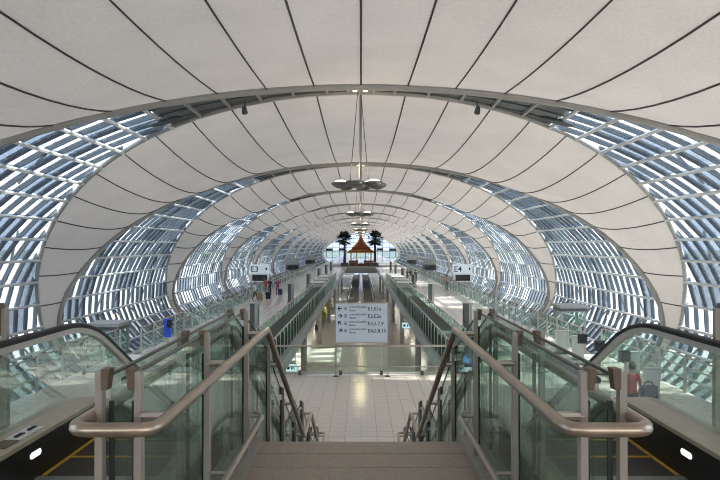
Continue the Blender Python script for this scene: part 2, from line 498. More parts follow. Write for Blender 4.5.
# --- end window and back wall
ye = JOINTS[-1]
win_no += 1
W = empty('window_%d' % win_no, (0, ye, 0), 'bright arched end window with blue grid at the far end of the hall', kind='structure')
def half_w(z): 
    b = VB if z >= VZ else VB2
    t = 1-((z-VZ)/b)**2
    return VA*math.sqrt(max(t, 0.0))
zs = [-4.6, -1.5, 1.5, 4.0, 6.5, 9.0, 11.2]
mull = MB()
for z in zs[1:]:
    h = half_w(z); mb = MB(); mb.box(-h, h, ye-0.15, ye+0.15, z-0.12, z+0.12); mb.build('transom', 'fin', W)
xs = [i*4.0 for i in range(-5, 6)]
for x in xs:
    zt = VZ + VB*math.sqrt(max(0, 1-(x/VA)**2)); mb = MB(); mb.box(x-0.10, x+0.10, ye-0.15, ye+0.15, -4.6, zt); mb.build('mullion', 'fin', W)
zz = zs + [12.05]
for i in range(len(zz)-1):
    xx = [-VA] + xs + [VA]
    for k in range(len(xx)-1):
        x0, x1, z0, z1 = xx[k], xx[k+1], zz[i], zz[i+1]
        c = lambda x, z: max(-half_w(z), min(half_w(z), x))
        p = [(c(x0, z0), ye, z0), (c(x1, z0), ye, z0), (c(x1, z1), ye, z1), (c(x0, z1), ye, z1)]
        if max(abs(p[0][0]-p[1][0]), abs(p[3][0]-p[2][0])) < 0.1: continue
        mb = MB(); mb.hexa(p + [(q[0], q[1]+0.04, q[2]) for q in p]); mb.build('pane', 'pane_end', W)
mb = MB()
pp = [(-half_w(-4.6), -4.6)] + [(-half_w(z), z) for z in np.linspace(-4, 12.05, 24)] + [(half_w(z), z) for z in np.linspace(12.05, -4, 24)] + [(half_w(-4.6), -4.6)]
base = len(mb.v); mb.v += [(p[0], -24.0, p[1]) for p in pp] + [(p[0], -24.4, p[1]) for p in pp]
nn = len(pp); mb.face(list(range(nn))); mb.face(list(range(2*nn-1, nn-1, -1)))
for i in range(nn): mb.face((i, (i+1) % nn, nn+(i+1) % nn, nn+i))
tag(mb.build('wall_back', 'white_panel'), 'unseen end wall behind the camera, made white to reflect light into the hall', kind='structure')  # unseen wall, white so that it bounces more light into the foreground

# --- ground outside
mb = MB(); mb.box(-900, 900, -300, 1500, -5.6, -5.2)
tag(mb.build('ground', 'ground'), 'pale grey apron outside the glazed hall', kind='structure')
mb = MB(); mb.box(-600, 600, 480, 1400, -5.19, -5.05)
tag(mb.build('lawn', 'grass'), 'green grass strip beyond the far end window', 'grass', kind='stuff')

# ------------------------------------------------------------------ floors
def floor(name, label, boxes, mat):
    if len(boxes) == 1:
        mb = MB(); mb.box(*boxes[0]); o = mb.build(name, mat); return tag(o, label, kind='structure')
    r = empty(name, (0, 0, 0), label, kind='structure')
    for b in boxes:
        mb = MB(); mb.box(*b); mb.build('slab', mat, r)
    return r
floor('floor', 'glossy grey tiled bottom floor seen down in the central void', [(-19.0, 19.0, -26, ye, LOW-0.5, LOW)], 'low_tile')
TX0, TX1, TY0, TY1 = -2.8, 2.8, 13.2, 21.6
F1 = floor('floor', 'cream tiled concourse floor at the foot of the stairs', [
    (-10.5, 10.5, -26, TY0, -0.5, 0), (-10.5, TX0, TY0, TY1, -0.5, 0), (TX1, 10.5, TY0, TY1, -0.5, 0), (-10.5, 10.5, TY1, 22.0, -0.5, 0),
    (-10.5, -3.34, 22.0, 26.0, -0.5, 0), (3.34, 10.5, 22.0, 26.0, -0.5, 0)], 'floor_tile')
mb = MB(); mb.box(TX0, TX1, TY0, TY1, -0.5, -0.012); mb.build('grout_bed', 'grout', F1)
TS = 0.4
mb = MB(); h_ = TS/2-0.005; mb.box(-h_, h_, -h_, h_, -0.012, 0.0)
tm = mb.data('tile', 'tile')
for ix in range(14):
    for iy in range(21):
        put('tile', tm, (TX0+TS*(ix+0.5), TY0+TS*(iy+0.5), 0), F1)
floor('floor', 'tiled side walkway with the E3 gate sign, left of the central void', [(-9.7, -3.34, 26.0, 131, -0.5, 0)], 'floor_tile')
floor('floor', 'tiled sunlit side walkway with the E4 gate sign, right of the central void', [(3.34, 9.7, 26.0, 131, -0.5, 0)], 'floor_tile')
floor('floor', 'grey bridge deck crossing the hall under the red pavilion', [(-9.7, 9.7, 131, 160, -1.2, 0)], 'concrete')
for side, w in ((-1, 'left'), (1, 'right')):
    floor('floor', 'far %s walkway floor beyond the pavilion bridge' % w, [(min(side*3.34, side*9.7), max(side*3.34, side*9.7), 160, ye-1, -0.5, 0)], 'floor_tile')
# edge beams beside the void
n_tr = 0
for side, w in ((-1, 'left'), (1, 'right')):
    n_tr += 1
    r = empty('trim_%d' % n_tr, (side*3.25, 22, 0), 'long light grey edge beam of the %s walkway beside the void' % w, kind='structure')
    y = 22.0
    while y < 131:
        y2 = min(y+9, 131); mb = MB(); mb.box(side*3.25-0.09, side*3.25+0.09, y+0.01, y2-0.01, -0.52, 0.05); mb.build('beam_panel', 'fascia', r); y = y2
n_tr += 1
mb = MB(); mb.box(-3.34, 3.34, 22.0, 22.12, -0.62, 0.04)
tag(mb.build('trim_%d' % n_tr, 'fascia'), 'light grey edge beam under the glass guard at the void', kind='structure')
# columns under the walkways
colmesh = MB().lathe([(0.26, 0.0), (0.26, 0.04), (0.19, 0.06), (0.19, 3.46), (0.24, 3.5)], n=14).data('support_column', 'concrete', smooth=True)
for side in (-1, 1):
    for k in range(6):
        yy = 38 + 15.0*k
        o = put('support_column', colmesh, (side*3.62, yy, LOW))
        tag(o, 'round grey column under the %s walkway, %s from the stairs' % ('left' if side < 0 else 'right', ORD[k]), 'column', 'columns under the walkways')
for side, w in ((-1, 'left'), (1, 'right')):  # partitions added to keep window light out from under the slabs
    W = empty('wall_%s' % w, (side*9.3, 26, LOW), 'dark grey partition wall added under the %s walkway to block window light' % w, kind='structure')
    y = 12.0
    while y < 131:
        y2 = min(y+7, 131); MB().box(side*9.3-0.1, side*9.3+0.1, y+0.02, y2-0.02, LOW, -0.5).build('wall_panel', 'partition', W); y = y2
mb = MB(); mb.box(-9.2, 9.2, 11.8, 12.0, LOW, -0.5)  # added wall, closes off stray light below the near floor
tag(mb.build('wall_front', 'partition'), 'dark grey partition wall added under the concourse floor by the stairs to block light', kind='structure')
# unseen fill lights added under the walkway slabs to brighten the bottom floor
for side, w in ((-1, 'left'), (1, 'right')):
    for k in range(9):
        y = 28 + 11.0*k
        D = empty('fill_panel', (side*6.3, y, -0.5), 'unseen fill light added under the %s walkway slab, %s from the stairs' % (w, ORD[k]), 'light', 'fill lights of the lower level')
        MB().box(side*6.3-0.35, side*6.3+0.35, y-0.8, y+0.8, -0.56, -0.50).build('housing', 'white_panel', D)
        MB().box(side*6.3-0.30, side*6.3+0.30, y-0.75, y+0.75, -0.575, -0.56).build('fill_face', 'fill_glow', D)
# platform the camera stands on
pf = floor('floor', 'upper platform at the head of the stairs and escalators', [(-13, 13, -26, -1.0, LAND-0.45, LAND), (-2.9, 2.9, -1.0, 3.10, LAND-0.45, LAND), (-1.02, 1.02, 3.10, 4.88, LAND-0.45, LAND-0.045)], 'tread')
y = 4.905; k = 0
while k < 7:
    mb = MB(); mb.box(-0.84, 0.84, y-0.282, y, LAND-0.045, LAND + (0.0 if k else 0.001)); mb.build('tread_board', 'tread', pf); y -= 0.29; k += 1

# ------------------------------------------------------------------ central staircase
st = empty('staircase', (0, 4.9, 0), 'brown stone staircase descending between the two glass balustrades', 'stairs')
R1, T1 = 1.79/11, 0.26
for i in range(1, 12):
    z = LAND - R1*i; y = 4.9 + T1*(i-1)
    mb = MB(); mb.box(-0.82, 0.82, y, y+T1+0.03, z-0.06, z); s1 = mb.build('step', 'tread', st)
    mb = MB(); mb.box(-0.82, 0.82, y+T1-0.01, y+T1+0.035, z-0.04, z+0.004); mb.build('nosing', 'nosing', s1)
    mb = MB(); mb.box(-0.82, 0.82, y-0.01, y+0.012, z, z+R1-0.05); mb.build('riser', 'tread', s1)
ml_z = LAND - 1.79; y_ml0 = 4.9 + T1*11; y_ml1 = 8.86
mb = MB(); mb.box(-0.95, 0.95, y_ml0-0.2, y_ml1, ml_z-0.2, ml_z-0.005); mb.build('half_landing', 'tread', st)
R2 = ml_z/8
for i in range(1, 8):
    z = ml_z - R2*i; y = y_ml1 + T1*(i-1)
    mb = MB(); mb.box(-0.82, 0.82, y, y+T1+0.03, z-0.06, z); s1 = mb.build('step', 'tread', st)
    mb = MB(); mb.box(-0.82, 0.82, y-0.01, y+0.012, z, z+R2-0.05); mb.build('riser', 'tread', s1)
def zrail(y):      # offset profile of the stairs: height of the floor line
    if y < 4.82: return LAND
    if y < 7.72: return LAND - 1.79*(y-4.82)/2.9
    if y < 8.8: return ml_z
    if y < 10.9: return ml_z*(1-(y-8.8)/2.1)
    return 0.0
for side in (-1, 1):
    mb = MB()
    pth = [(3.2, LAND), (4.86, LAND), (7.76, ml_z), (8.84, ml_z), (10.95, 0.0)]
    mb.sweep_yz(pth, [(side*0.82, 0.03), (side*0.88, 0.03), (side*0.88, -0.28), (side*0.82, -0.28)])
    mb.build('stringer', 'post_paint', st)

# --- double glass balustrades flanking the stairs
post_ys = [2.30, 3.32, 4.45, 5.55, 6.55, 7.75, 8.75, 9.85, 10.95, 11.85]
for side, w in ((-1, 'left'), (1, 'right')):
    B = empty('stair_balustrade', (side*0.91, 2.3, 0), 'double glass balustrade with looped steel handrail on the %s of the stairs' % w, 'balustrade')
    for row, x, gx in (('outer', 1.0, 0.966), ('inner', 0.851, 0.878)):
        for i, y in enumerate(post_ys):
            zb = zrail(y); top = zb + 1.12
            mb = MB()
            mb.hexa([(side*x-0.018, y-0.022, zb-0.25), (side*x+0.018, y-0.022, zb-0.25), (side*x+0.018, y+0.03, zb-0.25), (side*x-0.018, y+0.03, zb-0.25),
                     (side*x-0.013, y-0.016, top), (side*x+0.013, y-0.016, top), (side*x+0.013, y+0.018, top), (side*x-0.013, y+0.018, top)])
            P = mb.build('post', 'post_paint', B)
            d = 1 if gx > x else -1       # bracket points at the glass
            mb = MB(); q0 = side*x + side*d*0.012; q1 = side*x + side*d*0.044
            mb.hexa([(q0, y-0.022, top-0.068), (q1*0.72+q0*0.28, y-0.022, top-0.068), (q1*0.72+q0*0.28, y+0.022, top-0.068), (q0, y+0.022, top-0.068),
                     (q0, y-0.022, top+0.012), (q1, y-0.022, top+0.012), (q1, y+0.03, top+0.012), (q0, y+0.03, top+0.012)])
            mb.build('bracket', 'bracket', P)
            rx = 0.73 if row == 'inner' else 1.03
            mb = MB(); mb.tube([(side*x, y, zb+0.95), (side*rx, y, zb+0.95)], 0.018, 8); mb.build('rail_arm', 'steel', P)
            if i < len(post_ys)-1:
                y2 = post_ys[i+1]; za, zb2 = zrail(y+0.03), zrail(y2-0.03)
                mb = MB(); t = 0.006
                mb.hexa([(side*gx-t, y+0.03, za+0.08), (side*gx+t, y+0.03, za+0.08), (side*gx+t, y2-0.03, zb2+0.08), (side*gx-t, y2-0.03, zb2+0.08),
                         (side*gx-t, y+0.03, za+1.10), (side*gx+t, y+0.03, za+1.10), (side*gx+t, y2-0.03, zb2+1.10), (side*gx-t, y2-0.03, zb2+1.10)])
                G = mb.build('glass_panel', 'guard_glass', B)
                mb = MB(); mb.box(side*gx-0.009, side*gx+0.009, y+0.022, y+0.034, za+0.08, za+1.0); mb.build('edge_seal', 'glass_edge', G)
                mb = MB(); mb.tube([(side*gx, y+0.03, za+1.105), (side*gx, y2-0.03, zb2+1.105)], 0.008, 6); mb.build('top_seal', 'glass_edge', G)
    H = 0.95
    def run(x): return [(side*x, 2.12, LAND+H), (side*x, 4.66, LAND+H), (side*x, 7.70, ml_z+H), (side*x, 8.78, ml_z+H), (side*x, 10.85, H), (side*x, 12.05, H)]
    a = run(0.73); b = run(1.03)[::-1]
    ring = a + b
    pts = fillet([ring[0]] + ring[1:] + [ring[0]], 0.09, 5)
    # close the loop at the camera end with rounded corners
    path = fillet([(side*0.88, 2.12, LAND+H)] + a + b + [(side*0.88, 2.12, LAND+H)], 0.10, 5)
    mb = MB(); mb.tube(path, 0.0255, 14, cap=False); mb.build('handrail', 'rail_steel', B, smooth=True)
    mb = MB(); lp = fillet([(side*0.735, 1.6, LAND+0.33), (side*0.735, 4.45, LAND+0.33), (side*0.80, 4.56, LAND+0.33)], 0.05, 4)
    mb.tube(lp, 0.019, 10); L = mb.build('lower_rail', 'rail_steel', B, smooth=True)
    for y in post_ys[:3]:
        mb = MB(); mb.tube([(side*0.855, y+0.03, LAND+0.33), (side*0.735, y+0.03, LAND+0.33)], 0.012, 6); mb.build('rail_arm', 'steel', L)
    mb = MB(); mb.box(min(side*0.80, side*1.02), max(side*0.80, side*1.02), 1.2, 4.9, LAND, LAND+0.05); mb.build('kerb', 'post_paint', B)

# ------------------------------------------------------------------ escalators
def esc_path(y_start, y_end, dz, ytop, r):
    a = math.radians(30); ybot = ytop + LAND/math.tan(a)
    p = fillet([(y_start, LAND+dz, 0), (ytop, LAND+dz, 0), (ybot, dz, 0), (y_end, dz, 0)], r, 10)
    return [(q.x, q.y) for q in p]
for side, w in ((-1, 'left'), (1, 'right')):
    E = empty('escalator', (side*1.64, 4.0, 0), 'black escalator with glass sides going down on the %s of the stairs' % w, 'escalator')
    # outer balustrade
    for nm_, X, ys_, dk0, dk1 in (('outer', 2.45, 0.6, 2.24, 2.53), ('inner', 1.165, 3.0, 1.10, 1.23)):
        o = 1 if nm_ == 'outer' else 0
        hp = esc_path(ys_, 12.2, 0.93, 5.4, 1.7)
        mb = MB(); mb.sweep_yz(hp, [(side*(X-0.034), -0.018), (side*(X-0.034), 0.010), (side*(X-0.018), 0.020), (side*(X+0.018), 0.020), (side*(X+0.034), 0.010), (side*(X+0.034), -0.018)])
        HR = mb.build('handrail', 'rubber', E, smooth=True)
        mb = MB(); mb.sweep_yz(hp, [(side*(X-0.026), -0.066), (side*(X-0.026), -0.018), (side*(X+0.026), -0.018), (side*(X+0.026), -0.066)])
        mb.build('handrail_track', 'track', HR, smooth=True)
        gp = esc_path(ys_, 12.2, 0.29 if o else 0.24, 5.4, 1.6); gt = esc_path(ys_, 12.2, 0.875, 5.4, 1.7)
        # glass panels in lengths
        def at(path, y): return float(np.interp(y, [q[0] for q in path], [q[1] for q in path]))
        cuts = [c for c in ([0.6, 2.75, 4.35, 5.9, 7.4, 9.2, 11.0, 12.2] if o else [3.0, 4.3, 5.9, 7.4, 9.2, 11.0, 12.2])]
        for i in range(len(cuts)-1):
            mb = MB(); n = 8; t = 0.006; rg = []
            for q in range(n+1):
                y = cuts[i]+0.006 + (cuts[i+1]-cuts[i]-0.012)*q/n
                rg.append(len(mb.v)); zb, zt = at(gp, y)-0.05, at(gt, y)+0.02
                mb.v += [(side*(X-t), y, zb), (side*(X+t), y, zb), (side*(X+t), y, zt), (side*(X-t), y, zt)]
            for q in range(n):
                for c in range(4): mb.face((rg[q]+c, rg[q]+(c+1) % 4, rg[q+1]+(c+1) % 4, rg[q+1]+c))
            mb.face([rg[0]+c for c in range(4)]); mb.face([rg[-1]+c for c in range(4)])
            mb.build('glass_panel', 'guard_glass', E)
        hgt = 0.29 if o else 0.20
        dp = esc_path(ys_, 12.3, hgt, 5.4, 1.6)
        mb = MB(); mb.sweep_yz(dp, [(side*dk0, -0.03), (side*dk0, 0.0), (side*dk1, 0.012), (side*dk1, -0.03)])
        DK = mb.build('deck_cap', 'deck', E, smooth=True)
        mb = MB(); mb.sweep_yz(dp, [(side*dk0, -0.46), (side*dk0, -0.03), (side*(dk0+0.03*(1 if o else 1)), -0.03), (side*(dk0+0.03), -0.46)])
        mb.build('skirt_panel', 'skirt', E)
        mb = MB(); mb.sweep_yz(dp, [(side*(dk1-0.03), -0.60), (side*(dk1-0.03), -0.03), (side*dk1, -0.03), (side*dk1, -0.60)])
        mb.build('cladding', 'casing', E)
        if o:
            mb = MB(); pl = fillet([(side*(dk0-0.006), 3.60, LAND+0.14), (side*(dk0-0.006), 3.72, LAND+0.14)], 0.01)
            # rounded light in the skirt
            cy, cz, hw, hh = 4.13, LAND+0.17, 0.068, 0.021
            ring = [(side*(dk0-0.004), cy + sgn*(hw-hh) + hh*math.cos(t), cz + hh*math.sin(t)) for sgn, ts in ((1, np.linspace(-PI/2, PI/2, 7)), (-1, np.linspace(PI/2, 1.5*PI, 7))) for t in ts]
            i0 = len(mb.v); mb.v += ring + [(v[0]+side*0.02, v[1], v[2]) for v in ring]; n = len(ring)
            mb.face(range(i0, i0+n)); mb.face(range(i0+2*n-1, i0+n-1, -1))
            for q in range(n): mb.face((i0+q, i0+(q+1) % n, i0+n+(q+1) % n, i0+n+q))
            mb.build('skirt_light', 'pill', E)
            if side < 0:
                zt = LAND+0.293
                for q, (ya, yb, mt) in enumerate(((3.86, 4.02, 'bracket'), (4.04, 4.18, 'white_panel'), (4.20, 4.34, 'white_panel'))):
                    mb = MB(); mb.box(-2.40, -2.29, ya, yb, zt, zt+0.006); pn = mb.build('notice_plate', mt, DK)
                    if q: 
                        mb = MB(); mb.tube([(-2.345, ya+0.03, zt+0.007), (-2.345, yb-0.04, zt+0.007)], 0.014, 6); mb.lathe([(0.016, 0), (0.016, 0.004)], (-2.345, yb-0.02, zt+0.006), 8); mb.build('pictogram', 'sign_ink', pn)
    # steps
    def stepz(y):
        return LAND if y < 5.4 else max(0.0, LAND - math.tan(math.radians(30))*(y-5.4))
    y = 4.18; k = 0
    while y < 11.5:
        z = stepz(y + 0.2)
        mb = MB(); mb.box(min(side*1.235, side*2.235), max(side*1.235, side*2.235), y+0.004, y+0.396, z-0.22, z-0.005); sp = mb.build('step', 'step', E)
        mb = MB(); mb.box(min(side*1.24, side*2.23), max(side*1.24, side*2.23), y+0.372, y+0.396, z-0.006, z+0.001); mb.build('edge_line', 'yellow', sp)
        mb = MB(); mb.box(min(side*2.20, side*2.23), max(side*2.20, side*2.23), y+0.004, y+0.37, z-0.006, z+0.002); mb.build('edge_line', 'yellow', sp)
        y += 0.4; k += 1
    mb = MB(); mb.box(min(side*1.09, side*2.24), max(side*1.09, side*2.24), 3.1, 4.17, LAND-0.1, LAND+0.002); mb.build('comb_plate', 'comb', E)
    mb = MB(); mb.box(min(side*1.09, side*2.6), max(side*1.09, side*2.6), 11.65, 12.4, 0.0, 0.012); mb.build('landing_plate', 'comb', E)
    tp = esc_path(3.12, 12.2, -0.25, 5.4, 1.0)
    mb = MB(); mb.sweep_yz(tp[:-1] + [(11.4, 0.02)], [(side*1.10, 0), (side*2.60, 0), (side*2.60, -0.35), (side*1.10, -0.35)]); mb.build('truss_casing', 'casing', E)

# ------------------------------------------------------------------ generic glass guards
post_me = MB().hexa([(-0.045, -0.045, 0), (0.045, -0.045, 0), (0.045, 0.045, 0), (-0.045, 0.045, 0), (-0.03, -0.03, 1.12), (0.03, -0.03, 1.12), (0.03, 0.03, 1.12), (-0.03, 0.03, 1.12)]).data('post', 'guard_post')
brk_me = {}
for d in (-1, 1):
    mb = MB(); mb.hexa([(0.02*d, -0.03, 0.92), (0.06*d, -0.03, 0.92), (0.06*d, 0.03, 0.92), (0.02*d, 0.03, 0.92), (0.02*d, -0.03, 1.16), (0.15*d, -0.03, 1.16), (0.15*d, 0.03, 1.16), (0.02*d, 0.03, 1.16)])
    brk_me[d] = mb.data('bracket', 'bracket')
brk_light = {}
for d in (-1, 1):
    mb = MB(); mb.tube([(0.0, 0, 0.88), (0.012*d, 0, 1.04), (0.03*d, -0.05, 1.14), (0.045*d, -0.15, 1.15)], [0.02, 0.024, 0.026, 0.02], 6)
    brk_light[d] = mb.data('bracket', 'white_panel', smooth=True)
dark_me = MB().hexa([(-0.025, -0.025, 0), (0.025, -0.025, 0), (0.025, 0.025, 0), (-0.025, 0.025, 0), (-0.02, -0.02, 1.12), (0.02, -0.02, 1.12), (0.02, 0.02, 1.12), (-0.02, 0.02, 1.12)]).data('post', 'post_paint')
slim_me = MB().hexa([(-0.012, -0.05, 0), (0.012, -0.05, 0), (0.012, 0.05, 0), (-0.012, 0.05, 0), (-0.01, -0.03, 1.12), (0.01, -0.03, 1.12), (0.01, 0.03, 1.12), (-0.01, 0.03, 1.12)]).data('post', 'guard_post')
_gm = {}
def guard(label, x, y0, y1, z, sp, d, brackets=True, toprail=True, handrail=True, light=False, gm='walk_glass', cat='glass guard', group=None):
    G = empty('glass_guard', (x, y0, z), label, cat, group)
    n = max(1, round((y1-y0)/sp)); L = (y1-y0)/n
    key = (round(L, 3), gm)
    if key not in _gm: _gm[key] = MB().box(-0.008, 0.008, 0.03, L-0.03, 0.06, 1.08).data('glass_panel', gm)
    for i in range(n+1):
        P = put('post', slim_me if light else dark_me if gm == 'guard_glass' else post_me, (x, y0+L*i, z), G)
        if brackets: put('bracket', (brk_light if light else brk_me)[d], (x, y0+L*i, z), P)
        if i < n: put('glass_panel', _gm[key], (x + d*0.06, y0+L*i, z), G)
    if toprail:
        mb = MB(); mb.tube([(x + d*0.06, y0, z+1.12), (x + d*0.06, y1, z+1.12)], 0.03, 8); mb.build('top_rail', 'steel', G, smooth=True)
    if handrail:
        mb = MB(); mb.tube([(x - d*0.08, y0, z+0.85), (x - d*0.08, y1, z+0.85)], 0.022, 6); mb.build('hand_rail', 'steel', G, smooth=True)
    return G
for side, w in ((-1, 'left'), (1, 'right')):
    guard('glass guard directly beside the %s edge of the central void' % w, side*3.30, 22.2, 80, 0, 1.2, side, handrail=False, light=True, gm='green_glass')
    guard('second glass guard just behind the void-edge guard of the %s walkway' % w, side*4.45, 22.2, 57, 0, 1.2, side, handrail=False, light=True, gm='green_glass')
    guard('far glass guard of the %s walkway along its outer edge' % w, side*9.6, 26.2, 128, 0, 1.6, side)
    guard('glass guard round the wide %s part of the concourse beside the stairs' % w, side*10.4, 6.0, 25.9, 0, 1.6, side)
    guard('short glass guard on the outer side of the %s escalator at platform level' % w, side*2.74, 3.1-0.02, 4.62, LAND, 1.2, side, gm='guard_glass')
    # dark planter trough between the two guards
    mb = MB(); mb.box(min(side*3.46, side*4.38), max(side*3.46, side*4.38), 22.3, 57, 0.0, 0.78)
    T = tag(mb.build('planter_trough', 'trough'), 'dark green trough between the two guards of the %s walkway' % w, 'trough')
    # frosted canopy further along the void edge
    C = empty('glass_canopy', (side*4.3, 58, 0), 'flat frosted glass canopy along the void edge of the %s walkway' % w, 'canopy')
    for k in range(11):
        y = 58+2*k
        mb = MB(); mb.box(min(side*3.7, side*5.2), max(side*3.7, side*5.2), y+0.08, y+1.92, 0.95, 1.0); mb.build('roof_pane', 'white_panel' if (k % 3) else 'guard_glass', C)
        mb = MB(); mb.box(min(side*3.7, side*5.2), max(side*3.7, side*5.2), y-0.06, y+0.06, 0.85, 1.0); mb.build('rafter', 'truss', C)
        for xx in (3.75, 5.15):
            mb = MB(); mb.box(side*xx-0.04, side*xx+0.04, y-0.04, y+0.04, 0.0, 0.86); mb.build('leg', 'truss', C)
# guard across the head of the void
G = empty('glass_guard', (0, 21.9, 0), 'glass guard with steel rails across the void behind the gate sign', 'glass guard')
for k in range(7):
    x0 = -5.2 + 10.4*k/7; x1 = x0 + 10.4/7
    mb = MB(); mb.box(x0+0.02, x1-0.02, 21.88, 21.90, 0.06, 1.05); mb.build('glass_panel', 'guard_glass', G)
for k in range(8):
    x0 = -5.2 + 10.4*k/7
    mb = MB(); mb.box(x0-0.05, x0+0.05, 21.84, 21.94, 0.0, 0.16); mb.build('clamp', 'dark_metal', G)
for z, r in ((1.06, 0.035), (0.30, 0.018), (0.10, 0.02)):
    mb = MB(); mb.tube([(-5.2, 21.89, z), (5.2, 21.89, z)], r, 8); mb.build('rail', 'steel', G, smooth=True)

# ------------------------------------------------------------------ gate direction sign
SG = empty('direction_sign', (0, 21.6, 0), 'blue-grey gate direction board on two posts at the void guard', 'sign')
sx0, sx1, sz0, sz1 = -0.90, 0.95, 1.24, 2.62
mb = MB(); mb.box(sx0, sx1, 21.60, 21.68, sz0, sz1); bd = mb.build('board', 'sign_face', SG)
mb = MB(); mb.box(sx0-0.02, sx1+0.02, 21.59, 21.69, sz1, sz1+0.03); mb.build('frame_bar', 'steel', bd)
mb = MB(); mb.box(sx0-0.02, sx1+0.02, 21.59, 21.69, sz0-0.03, sz0); mb.build('frame_bar', 'steel', bd)
for x in (sx0-0.01, sx1+0.01):
    mb = MB(); mb.box(x-0.03, x+0.03, 21.61, 21.67, 0, sz1+0.02); mb.build('post', 'post_paint', SG)
    mb = MB(); mb.box(x-0.09, x+0.09, 21.55, 21.73, 0, 0.025); mb.build('foot_plate', 'dark_metal', SG)
yf = 21.597
rows = [('E1,E1a', 180), ('E2,E2a', 0), ('E3,5,7,9', 135), ('E4,6,8,10', 45)]
for i, (tx, ang) in enumerate(rows):
    zc = sz1 - 0.17 - 0.265*i
    lettering(tx, 0.180, (0.25, yf, zc-0.07), 'sign_ink', bd)
    lettering('ทางออกขึ้นเครื่อง', 0.092, (-0.43, yf, zc+0.02), 'sign_ink', bd)
    lettering('Gates', 0.105, (-0.43, yf, zc-0.10), 'sign_ink', bd)
    # arrow
    cx = -0.76 + (0.02 if i == 3 else 0); ca, sa = math.cos(math.radians(ang)), math.sin(math.radians(ang))
    R = lambda u, v: (cx + u*ca - v*sa, yf-0.002, zc + u*sa + v*ca)
    mb = MB()
    def bar(a, b, hw=0.016):
        d = Vector((b[0]-a[0], b[1]-a[1])); nrm = Vector((-d.y, d.x)).normalized()*hw
        c = [(a[0]+nrm.x, a[1]+nrm.y), (b[0]+nrm.x, b[1]+nrm.y), (b[0]-nrm.x, b[1]-nrm.y), (a[0]-nrm.x, a[1]-nrm.y)]
        p = [R(*q) for q in c]; mb.hexa(p + [(q[0], q[1]+0.006, q[2]) for q in p])
    bar((-0.075, 0), (0.07, 0)); bar((0.0, 0.07), (0.08, 0)); bar((0.0, -0.07), (0.08, 0))
    mb.build('arrow', 'sign_ink', bd)
    # pictogram: square outline with a seated figure
    px = -0.56; mb = MB(); t = 0.011; q = 0.055
    for (a0, a1, b0, b1) in ((-q, q, q-t, q), (-q, q, -q, -q+t), (-q, -q+t, -q, q), (q-t, q, -q, q), (-0.02, 0.012, -0.03, 0.02), (-0.02, 0.03, -0.035, -0.015), (-0.02, 0.0, 0.028, 0.042)):
        mb.box(px+a0, px+a1, yf-0.003, yf+0.002, zc+b0, zc+b1)
    mb.build('pictogram', 'sign_ink', bd)

# ------------------------------------------------------------------ chandeliers
def chandelier():
    C = empty('chandelier', (0, 0, 0))
    top = 4.42
    mb = MB(); mb.tube([(0, 0, -0.1), (0, 0, top)], 0.022, 8); mb.build('rod', 'truss', C, local=True)
    for a in range(4):
        an = PI/4 + a*PI/2
        mb = MB(); mb.tube([(0.62*math.cos(an), 0.62*math.sin(an), 0.05), (0.1*math.cos(an), 0.1*math.sin(an), top)], 0.012, 5); mb.build('cable', 'dark_metal', C, local=True)
    mb = MB(); mb.lathe([(0.05, -0.12), (0.22, -0.08), (0.26, 0.0), (0.22, 0.08), (0.06, 0.14)], n=14); mb.build('hub', 'dish', C, local=True, smooth=True)
    for a in range(6):
        an = a*PI/3 + 0.3; cx, cy = 0.88*math.cos(an), 0.88*math.sin(an)
        mb = MB(); mb.tube([(0.2*math.cos(an), 0.2*math.sin(an), 0), (cx, cy, 0.02)], 0.03, 6); A = mb.build('arm', 'dish', C, local=True)
        mb = MB(); mb.lathe([(0.04, -0.20), (0.22, -0.17), (0.40, -0.06), (0.46, 0.04), (0.42, 0.08), (0.2, 0.04), (0.03, 0.02)], (cx, cy, 0.05), 16); mb.build('dish', 'dish', C, local=True, smooth=True)
        if a in (3, 5):
            mb = MB(); mb.lathe([(0.30, 0.0), (0.33, 0.04), (0.26, 0.12), (0.10, 0.17), (0.02, 0.18)], (cx, cy, 0.08), 14); mb.build('lamp', 'lamp_glow', C, local=True, smooth=True)
    ld = bpy.data.lights.new('chandelier_bulb', 'POINT'); ld.energy = 90; ld.color = (1.0, 0.76, 0.45); ld.shadow_soft_size = 0.35
    lo = bpy.data.objects.new('bulb', ld); COL.objects.link(lo); lo.parent = C; lo.location = (0, 0, 0.75)
    mb = MB(); mb.tube([(0.9*math.cos(t), 0.9*math.sin(t), 0.0) for t in np.linspace(0, 2*PI, 25)], 0.025, 6, cap=False); mb.build('ring', 'dish', C, local=True)
    return C
ch = chandelier()
for k in range(8):
    o = ch if k == 0 else copy_tree(ch)
    o.location = (-0.08, JOINTS[2+k], EYE + 2.80)
    tag(o, '%s of the dish chandeliers hanging along the crown, counted from the camera' % ['nearest and largest', 'second', 'third', 'fourth', 'fifth', 'sixth', 'seventh', 'eighth'][k], 'chandelier', 'dish chandeliers under the crown')

